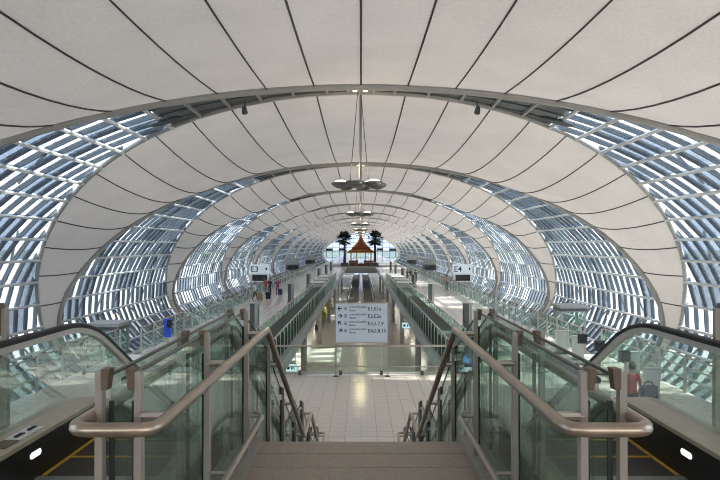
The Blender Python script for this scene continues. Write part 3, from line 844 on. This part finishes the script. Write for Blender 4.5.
# small spotlights clamped to the nearest truss
for side, w in ((-1, 'left'), (1, 'right')):
    x, z = sec(5.6, 0.1)
    P = empty('spotlight', (side*x, 28.7, z), 'small black spotlight clamped under the nearest truss, %s of the crown' % w, 'spotlight')
    mb = MB(); mb.tube([(side*x, 28.7, z), (side*x, 28.7, z-0.25)], 0.03, 6); mb.build('stem', 'dark_metal', P)
    mb = MB(); mb.tube([(side*x, 28.55, z-0.20), (side*x, 28.6, z-0.34), (side*x, 28.75, z-0.5)], [0.07, 0.13, 0.15], 10); mb.build('housing', 'dark_metal', P, smooth=True)
    x2, z2 = sec(9.3, 0.3)
    P = empty('uplight_fixture', (side*x2, 28, z2), 'oblong grey uplight fixture in the nearest truss, %s side' % w, 'light fixture')
    mb = MB(); mb.tube([(side*(x2-0.8), 28, z2+0.12), (side*(x2-0.5), 28, z2+0.06), (side*(x2+0.5), 28, z2-0.2), (side*(x2+0.8), 28, z2-0.28)], [0.05, 0.14, 0.14, 0.05], 10); mb.build('housing', 'totem_dark', P, smooth=True)
    mb = MB(); mb.tube([(side*x2, 28, z2), (side*x2*1.01, 28, z2+0.35)], 0.03, 6); mb.build('bracket', 'truss', P)

# ------------------------------------------------------------------ totems along the walkways
def totem():
    T = empty('air_totem', (0, 0, 0))
    MB().box(-0.22, 0.04, -0.25, 0.25, 0.03, 1.55).build('dark_side', 'totem_dark', T, local=True)
    MB().box(0.04, 0.22, -0.25, 0.25, 0.03, 1.55).build('light_side', 'totem_light', T, local=True)
    MB().box(-0.24, 0.24, -0.27, 0.27, 1.55, 1.58).build('cap', 'totem_light', T, local=True)
    MB().box(-0.26, 0.26, -0.29, 0.29, 0.0, 0.03).build('base', 'dark_metal', T, local=True)
    return T
tt = totem(); first = True
for side, w in ((-1, 'left'), (1, 'right')):
    for k in range(6):
        o = tt if first else copy_tree(tt); first = False
        o.location = (side*5.85, 33 + 17*k, 0)
        tag(o, 'upright grey ventilation totem on the %s walkway, %s from the stairs' % (w, ORD[k]), 'totem', 'totems along the walkways')

# ------------------------------------------------------------------ gate signs over the walkway entrances
def gate_sign(side, y, txt, label):
    G = empty('gate_sign', (side*10.75, y, LOW), label, 'sign', 'gate signs')
    x0, x1 = side*10.84-1.05, side*10.84+1.05
    mb = MB(); mb.box(x0, x1, y, y+0.3, 1.75, 2.75); hd = mb.build('header', 'sign_light' if txt else 'totem_light', G)
    mb = MB(); mb.box(x0+0.3, x1-0.25, y-0.04, y, 0.98, 1.62); sc_ = mb.build('screen', 'screen', G)
    mb = MB(); mb.box(x0, x1, y+0.01, y+0.25, 0.85, 1.75); mb.build('panel', 'white_panel' if txt else 'totem_dark', G)
    for x in (x0+0.05, x1-0.05):
        mb = MB(); mb.box(x-0.05, x+0.05, y+0.05, y+0.2, LOW, 1.75); mb.build('post', 'totem_light', G)
    if txt:
        lettering(txt, 0.85, (x0+0.12, y-0.006, 1.95), 'sign_ink', hd)
        mb = MB(); mb.box(x1-0.40, x1-0.22, y-0.006, y+0.001, 2.15, 2.4); mb.build('pictogram', 'sign_ink', hd)
gate_sign(-1, 64, 'E3', 'white E3 gate sign with dark screen above the left walkway edge')
gate_sign(1, 64, 'E4', 'white E4 gate sign with dark screen above the right walkway edge')
for side, w in ((-1, 'left'), (1, 'right')):
    for k, y in enumerate((95, 128)):
        gate_sign(side, y, None, '%s gate sign along the %s walkway beyond the people' % (['middle-distance', 'farthest'][k], w))

# glass lift towers
def lift(x, y, top, label):
    L = empty('lift_tower', (x, y, LOW), label, 'lift')
    mb = MB(); mb.box(x-0.85, x+0.85, y-0.85, y+0.85, top-0.16, top); mb.build('roof', 'totem_light', L)
    mb = MB(); mb.box(x-0.75, x+0.75, y-0.75, y+0.75, top-0.34, top-0.17); mb.build('roof_frame', 'totem_dark', L)
    for sx in (-1, 1):
        for sy in (-1, 1):
            mb = MB(); mb.box(x+sx*0.68-0.06, x+sx*0.68+0.06, y+sy*0.68-0.06, y+sy*0.68+0.06, LOW, top-0.34); mb.build('post', 'totem_light', L)
    zz_ = [LOW+0.1, LOW+1.7, LOW+3.3, top-0.36]
    for i in range(3):
        for sx in (-1, 1):
            mb = MB(); mb.box(x+sx*0.68-0.01, x+sx*0.68+0.01, y-0.61, y+0.61, zz_[i]+0.05, zz_[i+1]-0.05); mb.build('pane', 'guard_glass', L)
            mb = MB(); mb.box(x-0.61, x+0.61, y+sx*0.68-0.01, y+sx*0.68+0.01, zz_[i]+0.05, zz_[i+1]-0.05); mb.build('pane', 'guard_glass', L)
        mb = MB()
        for sx in (-1, 1):
            mb.box(x+sx*0.68-0.04, x+sx*0.68+0.04, y-0.63, y+0.63, zz_[i+1]-0.04, zz_[i+1]+0.04); mb.box(x-0.63, x+0.63, y+sx*0.68-0.04, y+sx*0.68+0.04, zz_[i+1]-0.04, zz_[i+1]+0.04)
        mb.build('ring_beam', 'totem_light', L)
    mb = MB(); mb.box(x-0.5, x+0.5, y-0.5, y+0.5, LOW+0.2, LOW+2.4); mb.build('cabin', 'totem_dark', L)
lift(-12.8, 30.5, EYE-3.85, 'glass lift tower with flat roof behind the left escalator handrail')
lift(12.5, 36.0, EYE-3.5, 'glass lift tower with flat roof before the right window fins')

# stands with screens and white panels at the right entrance to the gates, and the blue panel on the left
def stand(x, y, kind, label):
    T = empty('gate_stand', (x, y, 0), label, 'stand', 'stands before the right-hand gates')
    MB().box(x-0.22, x+0.22, y-0.22, y+0.22, 0, 0.03).build('base', 'dark_metal', T)
    if kind == 'screen':
        MB().box(x-0.03, x+0.03, y-0.03, y+0.03, 0.03, 0.85).build('pole', 'steel', T)
        s_ = MB().box(x-0.16, x+0.16, y-0.06, y+0.06, 0.84, 1.2).build('screen', 'screen', T)
        MB().box(x-0.18, x+0.18, y+0.05, y+0.09, 0.82, 1.22).build('back_shell', 'totem_dark', T)
    else:
        MB().box(x-0.22, x+0.22, y-0.10, y+0.10, 0.03, 0.92).build('panel', 'stand_panel', T)
        MB().box(x-0.24, x+0.24, y-0.12, y+0.12, 0.92, 0.97).build('cap', 'totem_light', T)
stand(8.8, 23.8, 'screen', 'dark screen stand between the white panels, farthest of three on the right')
stand(8.8, 22.1, 'screen', 'dark screen stand, middle of three on the right concourse')
stand(8.8, 20.0, 'screen', 'dark screen stand nearest the escalator on the right concourse')
stand(8.8, 26.4, 'panel', 'white panel stand farthest from the camera on the right concourse')
stand(9.0, 24.9, 'panel', 'white panel stand between two dark screens on the right concourse')
stand(8.9, 18.4, 'panel', 'white panel stand just beyond the person in red')
stand(9.6, 21.2, 'panel', 'white panel stand behind the middle dark screen on the right concourse')
T = empty('information_panel', (-9.0, 28, 0), 'bright blue information panel on a post by the left window fins', 'panel')
MB().box(-9.03, -8.97, 27.97, 28.03, 0, 0.5).build('post', 'steel', T)
MB().box(-9.18, -8.86, 27.95, 28.05, 0.45, 1.30).build('board', 'blue_panel', T)
MB().box(-9.04, -8.78, 27.93, 27.95, 0.9, 1.25).build('screen', 'screen', T)

# ------------------------------------------------------------------ lounge benches on the lower level
def bench():
    B = empty('lounge_bench', (0, 0, 0))
    MB().box(-0.04, 0.04, -1.5, 1.5, 0.34, 0.40).build('beam', 'steel', B, local=True)
    for q in range(4):
        y = -1.12 + 0.75*q
        mb = MB(); mb.hexa([(-0.05, y-0.32, 0.42), (0.45, y-0.32, 0.44), (0.45, y+0.32, 0.44), (-0.05, y+0.32, 0.42), (-0.05, y-0.32, 0.48), (0.45, y-0.32, 0.50), (0.45, y+0.32, 0.50), (-0.05, y+0.32, 0.48)]); mb.build('seat', 'seat_green', B, local=True)
        mb = MB(); mb.hexa([(-0.08, y-0.32, 0.46), (-0.02, y-0.32, 0.46), (-0.02, y+0.32, 0.46), (-0.08, y+0.32, 0.46), (-0.24, y-0.30, 0.95), (-0.19, y-0.30, 0.95), (-0.19, y+0.30, 0.95), (-0.24, y+0.30, 0.95)]); mb.build('backrest', 'seat_green', B, local=True)
    for y in (-1.1, 1.1):
        mb = MB(); mb.box(-0.05, 0.05, y-0.03, y+0.03, 0.03, 0.36); mb.box(-0.25, 0.35, y-0.03, y+0.03, 0, 0.04); mb.build('leg', 'steel', B, local=True)
    return B
bn = bench(); first = True
for side, w in ((-1, 'left'), (1, 'right')):
    for k in range(9):
        for c in range(2):
            o = bn if first else copy_tree(bn); first = False
            o.location = (side*(13.4 + 2.6*c), 43 + 5.2*k, LOW); o.rotation_euler.z = 0 if side < 0 else PI
            tag(o, 'green lounge bench below the %s walkway, %s in the %s row' % (w, ORD[k], 'window-side' if c else 'walkway-side'), 'bench', 'lounge benches on the lower level')

for side, w in ((-1, 'left'), (1, 'right')):
    for k, yb in enumerate((14.5, 18.7, 22.9, 27.1)):
        o = copy_tree(bn); o.location = (side*15.6, yb, LOW); o.rotation_euler.z = 0 if side < 0 else PI
        tag(o, 'green lounge bench below the %s concourse edge, %s before the lift tower' % (w, ORD[k]), 'bench', 'lounge benches on the lower level')
# ------------------------------------------------------------------ moving walkways, planter and light boxes on the bottom floor
for side, w in ((-1, 'left'), (1, 'right')):
    Wk = empty('moving_walkway', (side*1.25, 93, LOW), '%s of the pair of moving walkways down in the void' % w, 'moving walkway')
    x0, x1 = (0.35, 2.15)
    X = lambda a, b: (min(side*a, side*b), max(side*a, side*b))
    mb = MB(); mb.box(*X(x0+0.2, x1-0.2), 94.5, 180, LOW+0.02, LOW+0.06); mb.build('belt', 'belt', Wk)
    mb = MB(); mb.box(*X(x0, x1), 90.5, 94.5, LOW, LOW+0.03); mb.build('entry_plate', 'dark_metal', Wk)
    for x in (x0+0.1, x1-0.1):
        mb = MB(); mb.box(side*x-0.09, side*x+0.09, 93.5, 180, LOW+0.0, LOW+0.28); b_ = mb.build('side_panel', 'white_panel', Wk)
        mb = MB(); mb.box(side*x-0.01, side*x+0.01, 93.2, 180, LOW+0.28, LOW+0.88); mb.build('glass_panel', 'guard_glass', Wk)
        mb = MB(); hp = fillet([(side*x, 93.6, LOW+0.35), (side*x, 92.8, LOW+0.6), (side*x, 93.4, LOW+0.92), (side*x, 96, LOW+0.92), (side*x, 180, LOW+0.92)], 0.25, 5); mb.tube(hp, 0.05, 6); mb.build('handrail', 'rubber', Wk, smooth=True)
P = empty('flower_planter', (-4.4, 62, LOW), 'long black planter of yellow flowers below the left edge beam', 'planter')
for k in range(5):
    mb = MB(); mb.box(-4.75, -4.1, 62+4.5*k, 66.4+4.5*k, LOW, LOW+0.5); mb.build('box', 'dark_metal', P)
mb = MB()
for k in range(520):
    x = random.uniform(-4.65, -4.2); y = random.uniform(62.1, 84.3); z = LOW+0.5+random.uniform(0, 0.45); r = random.uniform(0.07, 0.16)
    mb.lathe([(r*0.3, 0), (r, r*0.5), (r*0.4, r)], (x, y, z), 5, 0 if random.random() < 0.6 else 1)
tag(mb.build('flowers', ['flower_yellow', 'leaf_green'], P), kind='stuff')
def adbox(x, y, w, h, z, label):
    A = empty('light_box', (x, y, LOW), label, 'light box')
    MB().box(x-w/2-0.05, x+w/2+0.05, y, y+0.25, LOW, z+h+0.05).build('frame', 'totem_light', A)
    mb = MB(); mb.box(x-w/2, x+w/2, y-0.03, y, z, z+h*0.45); mb.build('lower_face', 'ad_white', A)
    mb = MB(); mb.hexa([(x-w/2, y-0.03, z+h*0.45), (x+w/2, y-0.03, z+h*0.45), (x+w/2, y, z+h*0.45), (x-w/2, y, z+h*0.45), (x-w/2, y-0.03, z+h), (x+w/2, y-0.03, z+h), (x+w/2, y, z+h), (x-w/2, y, z+h)]); mb.build('upper_face', 'ad_blue', A)
adbox(-5.35, 40, 0.55, 1.3, LOW+0.1, 'blue and white light box below the left end of the void guard')
adbox(6.75, 40, 0.95, 1.4, LOW+0.2, 'blue and white light box below the right end of the void guard')
def hang(x, y, z, w, h, label):
    A = empty('hanging_sign', (x, y, z), label, 'sign', 'small hanging signs under the walkways')
    bd = MB().box(x-w/2, x+w/2, y, y+0.1, z, z+h).build('board', 'sign_lit', A)
    for q, ww in ((-0.2, 0.16), (0.05, 0.1), (0.2, 0.06)):
        MB().box(x+q*w*1.2-ww*w, x+q*w*1.2+ww*w*0.4, y-0.006, y+0.001, z+h*0.3, z+h*0.7).build('pictogram', 'sign_ink', bd)
    for q in (-0.35, 0.35): MB().tube([(x+q*w, y+0.05, z+h), (x+q*w, y+0.05, -0.5)], 0.015, 5).build('hanger', 'steel', A)
hang(-4.4, 38, EYE-7.95, 0.7, 0.45, 'small pale sign hanging beside the left light box')
hang(5.9, 38, EYE-7.8, 0.75, 0.45, 'small pale sign hanging beside the right light box')
hang(3.85, 50, EYE-6.85, 0.8, 0.45, 'small pale sign hanging under the right edge beam, right of the gate board')

# ------------------------------------------------------------------ pavilion and palms
PY = 143.0
PV = empty('thai_pavilion', (0, PY, 0), 'red Thai pavilion with gold gables and spire at the end of the void', 'pavilion')
for sx in (-1, 1):
    mb = MB(); mb.box(sx*2.6-1.7, sx*2.6+1.7, PY-3, PY+3, 0, 0.5); mb.box(sx*2.6-1.55, sx*2.6+1.55, PY-2.9, PY+2.9, 0.5, 1.5); mb.box(sx*2.6-1.7, sx*2.6+1.7, PY-3, PY+3, 1.5, 1.7); mb.build('plinth', 'red_wood', PV)
    for sy in (-1, 1):
        for xx in (1.5, 3.5):
            mb = MB(); mb.lathe([(0.30, 1.7), (0.22, 2.0), (0.20, 4.0), (0.34, 4.4)], (sx*xx, PY+sy*2.4, 0), 8); mb.build('column', 'gold', PV, smooth=True)
mb = MB(); mb.box(-0.9, 0.9, PY-2.8, PY+2.8, 0, 0.35); mb.box(-0.9, 0.9, PY-1.8, PY+2.8, 0.35, 0.75); mb.build('stair', 'red_wood', PV)
def roof_tier(w, d, z0, z1, iw, nm='roof_tier'):
    mb = MB()
    mb.hexa([(-w, PY-d, z0), (w, PY-d, z0), (w, PY+d, z0), (-w, PY+d, z0), (-iw, PY-d*0.8, z1), (iw, PY-d*0.8, z1), (iw, PY+d*0.8, z1), (-iw, PY+d*0.8, z1)])
    R_ = mb.build(nm, 'red_roof', PV)
    mb = MB()
    mb.box(-w-0.08, w+0.08, PY-d-0.1, PY-d+0.02, z0-0.12, z0+0.06); mb.build('eave_trim', 'gold', R_)
    return R_
roof_tier(4.9, 3.8, 4.4, 5.2, 3.9)
roof_tier(3.7, 3.4, 5.2, 5.9, 3.0)
for (w, z0, z1, yy) in ((2.9, 5.9, 9.2, 3.1), (2.1, 6.6, 10.0, 2.4)):
    mb = MB()
    n0 = len(mb.v); prof = [(-w, z0), (-w*0.55, z0+(z1-z0)*0.30), (-w*0.22, z0+(z1-z0)*0.68), (0, z1), (w*0.22, z0+(z1-z0)*0.68), (w*0.55, z0+(z1-z0)*0.30), (w, z0)]
    mb.v += [(p[0], PY-yy, p[1]) for p in prof] + [(p[0], PY+yy, p[1]) for p in prof]; n = len(prof)
    mb.face(range(n0, n0+n)); mb.face(range(n0+2*n-1, n0+n-1, -1))
    for i in range(n): mb.face((n0+i, n0+(i+1) % n, n0+n+(i+1) % n, n0+n+i))
    gb = mb.build('gable', 'red_roof', PV)
    mb = MB(); mb.tube([(p[0]*1.05, PY-yy-0.1, p[1]) for p in prof], 0.17, 6); mb.build('bargeboard', 'gold', gb)
    mb = MB(); mb.hexa([(-w*0.4, PY-yy-0.08, z0+0.25), (w*0.4, PY-yy-0.08, z0+0.25), (w*0.4, PY-yy, z0+0.25), (-w*0.4, PY-yy, z0+0.25), (-0.1, PY-yy-0.08, z0+1.4), (0.1, PY-yy-0.08, z0+1.4), (0.1, PY-yy, z0+1.4), (-0.1, PY-yy, z0+1.4)]); mb.build('gable_ornament', 'gold' if w < 2.5 else 'red_wood', gb)
mb = MB(); mb.lathe([(0.9, 8.9), (0.75, 9.4), (0.45, 9.8), (0.5, 10.1), (0.28, 10.6), (0.14, 11.4), (0.03, 12.4)], (0, PY, -0.9), 10); mb.build('spire', 'gold', PV, smooth=True)
def palm(x, y, h, label):
    P = empty('fan_palm', (x, y, 0), label, 'palm tree', 'palms beside the pavilion')
    mb = MB(); mb.lathe([(0.75, 0), (0.9, 0.8), (0.8, 0.85), (0.7, 0.8)], (x, y, 0), 12); mb.build('pot', 'dark_metal', P)
    mb = MB(); mb.tube([(x, y, 0.5), (x+0.05, y, h*0.5), (x, y, h)], [0.36, 0.27, 0.25], 8); mb.build('trunk', 'palm_trunk', P, smooth=True)
    cr = MB()
    rnd = random.Random(int(x*10))
    for k in range(60):
        az = rnd.uniform(0, 2*PI); el = rnd.uniform(-0.75, 1.35); L = rnd.uniform(1.25, 1.85)
        d = Vector((math.cos(az)*math.cos(el), math.sin(az)*math.cos(el), math.sin(el)))
        c = Vector((x, y, h+0.2)) + d*L*0.8
        sd = d.cross(Vector((0, 0, 1))).normalized(); up = sd.cross(d).normalized()
        i0 = len(cr.v); cr.v.append(tuple(c - d*0.25)); nf = 9
        for q in range(nf):
            a = -1.25 + 2.5*q/(nf-1); rr = (1.0 if q % 2 == 0 else 0.55)*L*0.62
            cr.v.append(tuple(c + (d*math.cos(a) + sd*math.sin(a))*rr - Vector((0, 0, 0.25*rr*abs(math.sin(a))))))
        for q in range(nf-1): cr.face((i0, i0+1+q, i0+2+q))
        j0 = len(cr.v); w_ = 0.05
        cr.v += [tuple(Vector((x, y, h+0.2)) - up*w_), tuple(Vector((x, y, h+0.2)) + up*w_), tuple(c + up*w_), tuple(c - up*w_)]
        cr.face((j0, j0+1, j0+2, j0+3))
    tag(cr.build('fronds', 'palm_leaf', P), kind='stuff')
PV.scale = (0.68, 0.8, 0.72)
palm(-3.8, 138.5, 6.0, 'dark fan palm on the left of the red pavilion')
palm(3.2, 138.5, 6.0, 'dark fan palm on the right of the red pavilion')
# guard along the bridge
G = empty('glass_guard', (0, 131.2, 0), 'glass guard along the bridge before the red pavilion', 'glass guard')
for k in range(6):
    x = -3.3+1.1*k; MB().box(x+0.03, x+1.07, 131.2, 131.22, 0.05, 1.0).build('glass_panel', 'guard_glass', G)
    MB().box(x-0.03, x+0.03, 131.17, 131.25, 0, 1.08).build('post', 'post_paint', G)
MB().tube([(-3.3, 131.21, 1.08), (3.3, 131.21, 1.08)], 0.04, 6).build('rail', 'steel', G)
# hanging flight displays near the far end
for k, (x, y) in enumerate(((-13.5, 255), (-8.5, 270), (8.5, 270), (13.5, 255))):
    D = empty('flight_display', (x, y, 0), ['outer left', 'inner left', 'inner right', 'outer right'][k] + ' dark flight display before the far end window', 'display', 'displays at the far end')
    MB().box(x-1.5, x+1.5, y, y+0.4, 2.6, 3.7).build('case', 'screen', D)
    for q in (-1.2, 1.2): MB().box(x+q-0.1, x+q+0.1, y+0.1, y+0.3, 0, 2.6).build('post', 'totem_dark', D)

# ------------------------------------------------------------------ people and luggage
def person_mesh(pose='stand'):
    J = {'pel': ((0, 0, 0.93), 0.135, 0.10), 'wai': ((0, 0, 1.06), 0.125, 0.09), 'che': ((0, -0.01, 1.28), 0.155, 0.105), 'sho': ((0, 0, 1.42), 0.11, 0.075),
         'nek': ((0, 0, 1.51), 0.052, 0.052), 'hd0': ((0, 0.02, 1.57), 0.07, 0.08), 'hd1': ((0, 0.015, 1.65), 0.078, 0.095), 'hd2': ((0, 0.0, 1.735), 0.055, 0.065),
         'nos': ((0, 0.105, 1.635), 0.018, 0.018)}
    Ed = [('pel', 'wai'), ('wai', 'che'), ('che', 'sho'), ('sho', 'nek'), ('nek', 'hd0'), ('hd0', 'hd1'), ('hd1', 'hd2'), ('hd1', 'nos')]
    for sd, n in ((-1, 'l'), (1, 'r')):
        st = 0.14*sd if pose == 'walk' else 0.0
        J.update({'hip'+n: ((0.09*sd, 0, 0.88), 0.092, 0.095), 'kne'+n: ((0.10*sd, 0.02+st, 0.49), 0.062, 0.066), 'ank'+n: ((0.10*sd, -0.02+st*1.6, 0.09), 0.042, 0.048), 'toe'+n: ((0.115*sd, 0.14+st*1.6, 0.045), 0.042, 0.035),
                  'shj'+n: ((0.18*sd, 0, 1.40), 0.066, 0.066), 'elb'+n: ((0.235*sd, -0.03-st*0.7, 1.12), 0.045, 0.045), 'wri'+n: ((0.235*sd, 0.06-st*0.9, 0.89), 0.032, 0.036), 'hnd'+n: ((0.23*sd, 0.08-st*0.9, 0.82), 0.026, 0.042)})
        Ed += [('pel', 'hip'+n), ('hip'+n, 'kne'+n), ('kne'+n, 'ank'+n), ('ank'+n, 'toe'+n), ('sho', 'shj'+n), ('shj'+n, 'elb'+n), ('elb'+n, 'wri'+n), ('wri'+n, 'hnd'+n)]
        for q in range(4):
            J['fi%d%s' % (q, n)] = (((0.225+0.0)*sd, 0.055-st*0.9+0.018*q, 0.745+0.008*abs(q-1.5)), 0.009, 0.009); Ed.append(('hnd'+n, 'fi%d%s' % (q, n)))
        J['thu'+n] = ((0.20*sd, 0.125-st*0.9, 0.80), 0.010, 0.010); Ed.append(('hnd'+n, 'thu'+n))
    names = list(J); me = bpy.data.meshes.new('body')
    me.from_pydata([J[n][0] for n in names], [(names.index(a), names.index(b)) for a, b in Ed], [])
    o = bpy.data.objects.new('body', me); COL.objects.link(o)
    md = o.modifiers.new('skin', 'SKIN'); md.use_smooth_shade = True
    for i, n in enumerate(names): me.skin_vertices[0].data[i].radius = J[n][1:]; me.skin_vertices[0].data[i].use_root = (n == 'pel')
    sb = o.modifiers.new('sub', 'SUBSURF'); sb.levels = 1; sb.render_levels = 1
    dg = bpy.context.evaluated_depsgraph_get(); dg.update()
    out = bpy.data.meshes.new_from_object(o.evaluated_get(dg))
    bpy.data.objects.remove(o)
    out.materials.clear()
    for m in ('skin', 'cloth_red', 'cloth_navy', 'cloth_black'): out.materials.append(M[m])
    mi = []
    for p in out.polygons:
        c = p.center
        if c.z < 0.10: k = 3
        elif abs(c.x) > 0.185 and c.z < 1.16: k = 0
        elif c.z < 0.95: k = 2
        elif c.z < 1.475: k = 1
        else: k = 0
        mi.append(k)
    out.polygons.foreach_set('material_index', mi); out.polygons.foreach_set('use_smooth', [True]*len(mi))
    return out
bodies = {'stand': person_mesh('stand'), 'walk': person_mesh('walk')}
bm = bmesh.new(); bmesh.ops.create_uvsphere(bm, u_segments=14, v_segments=9, radius=1.0)
for v in list(bm.verts):
    v.co = Vector((v.co.x*0.092, v.co.y*0.112 - 0.012, v.co.z*0.125 + 1.675))
bmesh.ops.delete(bm, geom=[v for v in bm.verts if (v.co.y > 0.055 and v.co.z < 1.72) or v.co.z < 1.57], context='VERTS')
hair_me = bpy.data.meshes.new('hair'); bm.to_mesh(hair_me); bm.free(); hair_me.materials.append(M['hair'])
hair_me.polygons.foreach_set('use_smooth', [True]*len(hair_me.polygons))
def person(x, y, rot, h, shirt, trousers, label, pose='stand', group=None, z=0.0):
    P = put('person', bodies[pose], (x, y, z), None, rot); s = h/1.78; P.scale = (s, s, s)
    for i, m in ((1, shirt), (2, trousers)):
        P.material_slots[i].link = 'OBJECT'; P.material_slots[i].material = M['cloth_' + m]
    hr = bpy.data.objects.new('hair', hair_me); COL.objects.link(hr); hr.parent = P
    tag(P, label, 'person', group)
    return P
PR = person(7.0, 15.5, 0.15, 1.70, 'red', 'navy', 'person in a red top seen from behind beside the right escalator')
bgm = MB().box(0.10, 0.42, -0.30, -0.12, 0.75, 1.15)
B_ = empty('shoulder_bag', (7.33, 15.3, 0.75), 'dark shoulder bag hanging at the side of the person in red', 'bag')
MB().box(7.15, 7.52, 15.18, 15.36, 0.78, 1.14).build('pouch', 'cloth_navy', B_)
MB().tube([(7.18, 15.27, 1.12), (7.24, 15.27, 1.24), (7.40, 15.27, 1.24), (7.46, 15.27, 1.12)], 0.018, 6).build('strap', 'cloth_black', B_)
grp = 'travellers on the left walkway'
person(-8.65, 57, 2.6, 1.68, 'black', 'black', 'person dressed in black standing on the left walkway', 'stand', grp)
person(-8.0, 57.5, 2.9, 1.66, 'purple', 'purple', 'person in purple-red clothes standing on the left walkway', 'stand', grp)
person(-9.15, 57.5, 0.5, 1.65, 'red', 'grey', 'person in a red top near the E3 gate sign', 'walk', grp)
person(-9.1, 51.5, -1.2, 1.6, 'white', 'black', 'person in a white top and black trousers on the left walkway', 'walk', grp)
grp = 'travellers on the right walkway'
person(5.95, 77, 0.4, 1.78, 'black', 'black', 'tallest of the people in dark clothes on the right walkway', 'stand', grp)
person(6.5, 78.5, -0.5, 1.72, 'navy', 'tan', 'person with tan trousers among the group on the right walkway', 'walk', grp)
person(6.95, 76, 0.1, 1.70, 'black', 'navy', 'person in black on the outer side of the group on the right walkway', 'walk', grp)
person(9.0, 63, 0.3, 1.70, 'tan', 'grey', 'person in tan clothes standing by the E4 gate sign', 'stand', grp)
def suitcase(x, y, mat, label):
    C = empty('suitcase', (x, y, 0), label, 'suitcase', 'luggage on the left walkway')
    MB().box(x-0.2, x+0.2, y-0.13, y+0.13, 0.05, 0.62).build('shell', mat, C)
    MB().tube([(x-0.12, y+0.1, 0.62), (x-0.12, y+0.1, 0.98), (x+0.12, y+0.1, 0.98), (x+0.12, y+0.1, 0.62)], 0.015, 5).build('handle', 'steel', C)
    for q in (-0.15, 0.15): MB().tube([(x+q-0.02, y, 0.03), (x+q+0.02, y, 0.03)], 0.03, 8).build('wheel', 'rubber', C)
suitcase(-8.2, 53, 'cloth_black', 'black suitcase beside the person in black on the left walkway')
suitcase(-7.7, 57.2, 'cloth_navy', 'dark suitcase at the feet of the person in purple-red')
suitcase(-8.7, 52, 'cloth_tan', 'tan suitcase beside the person in a white top')
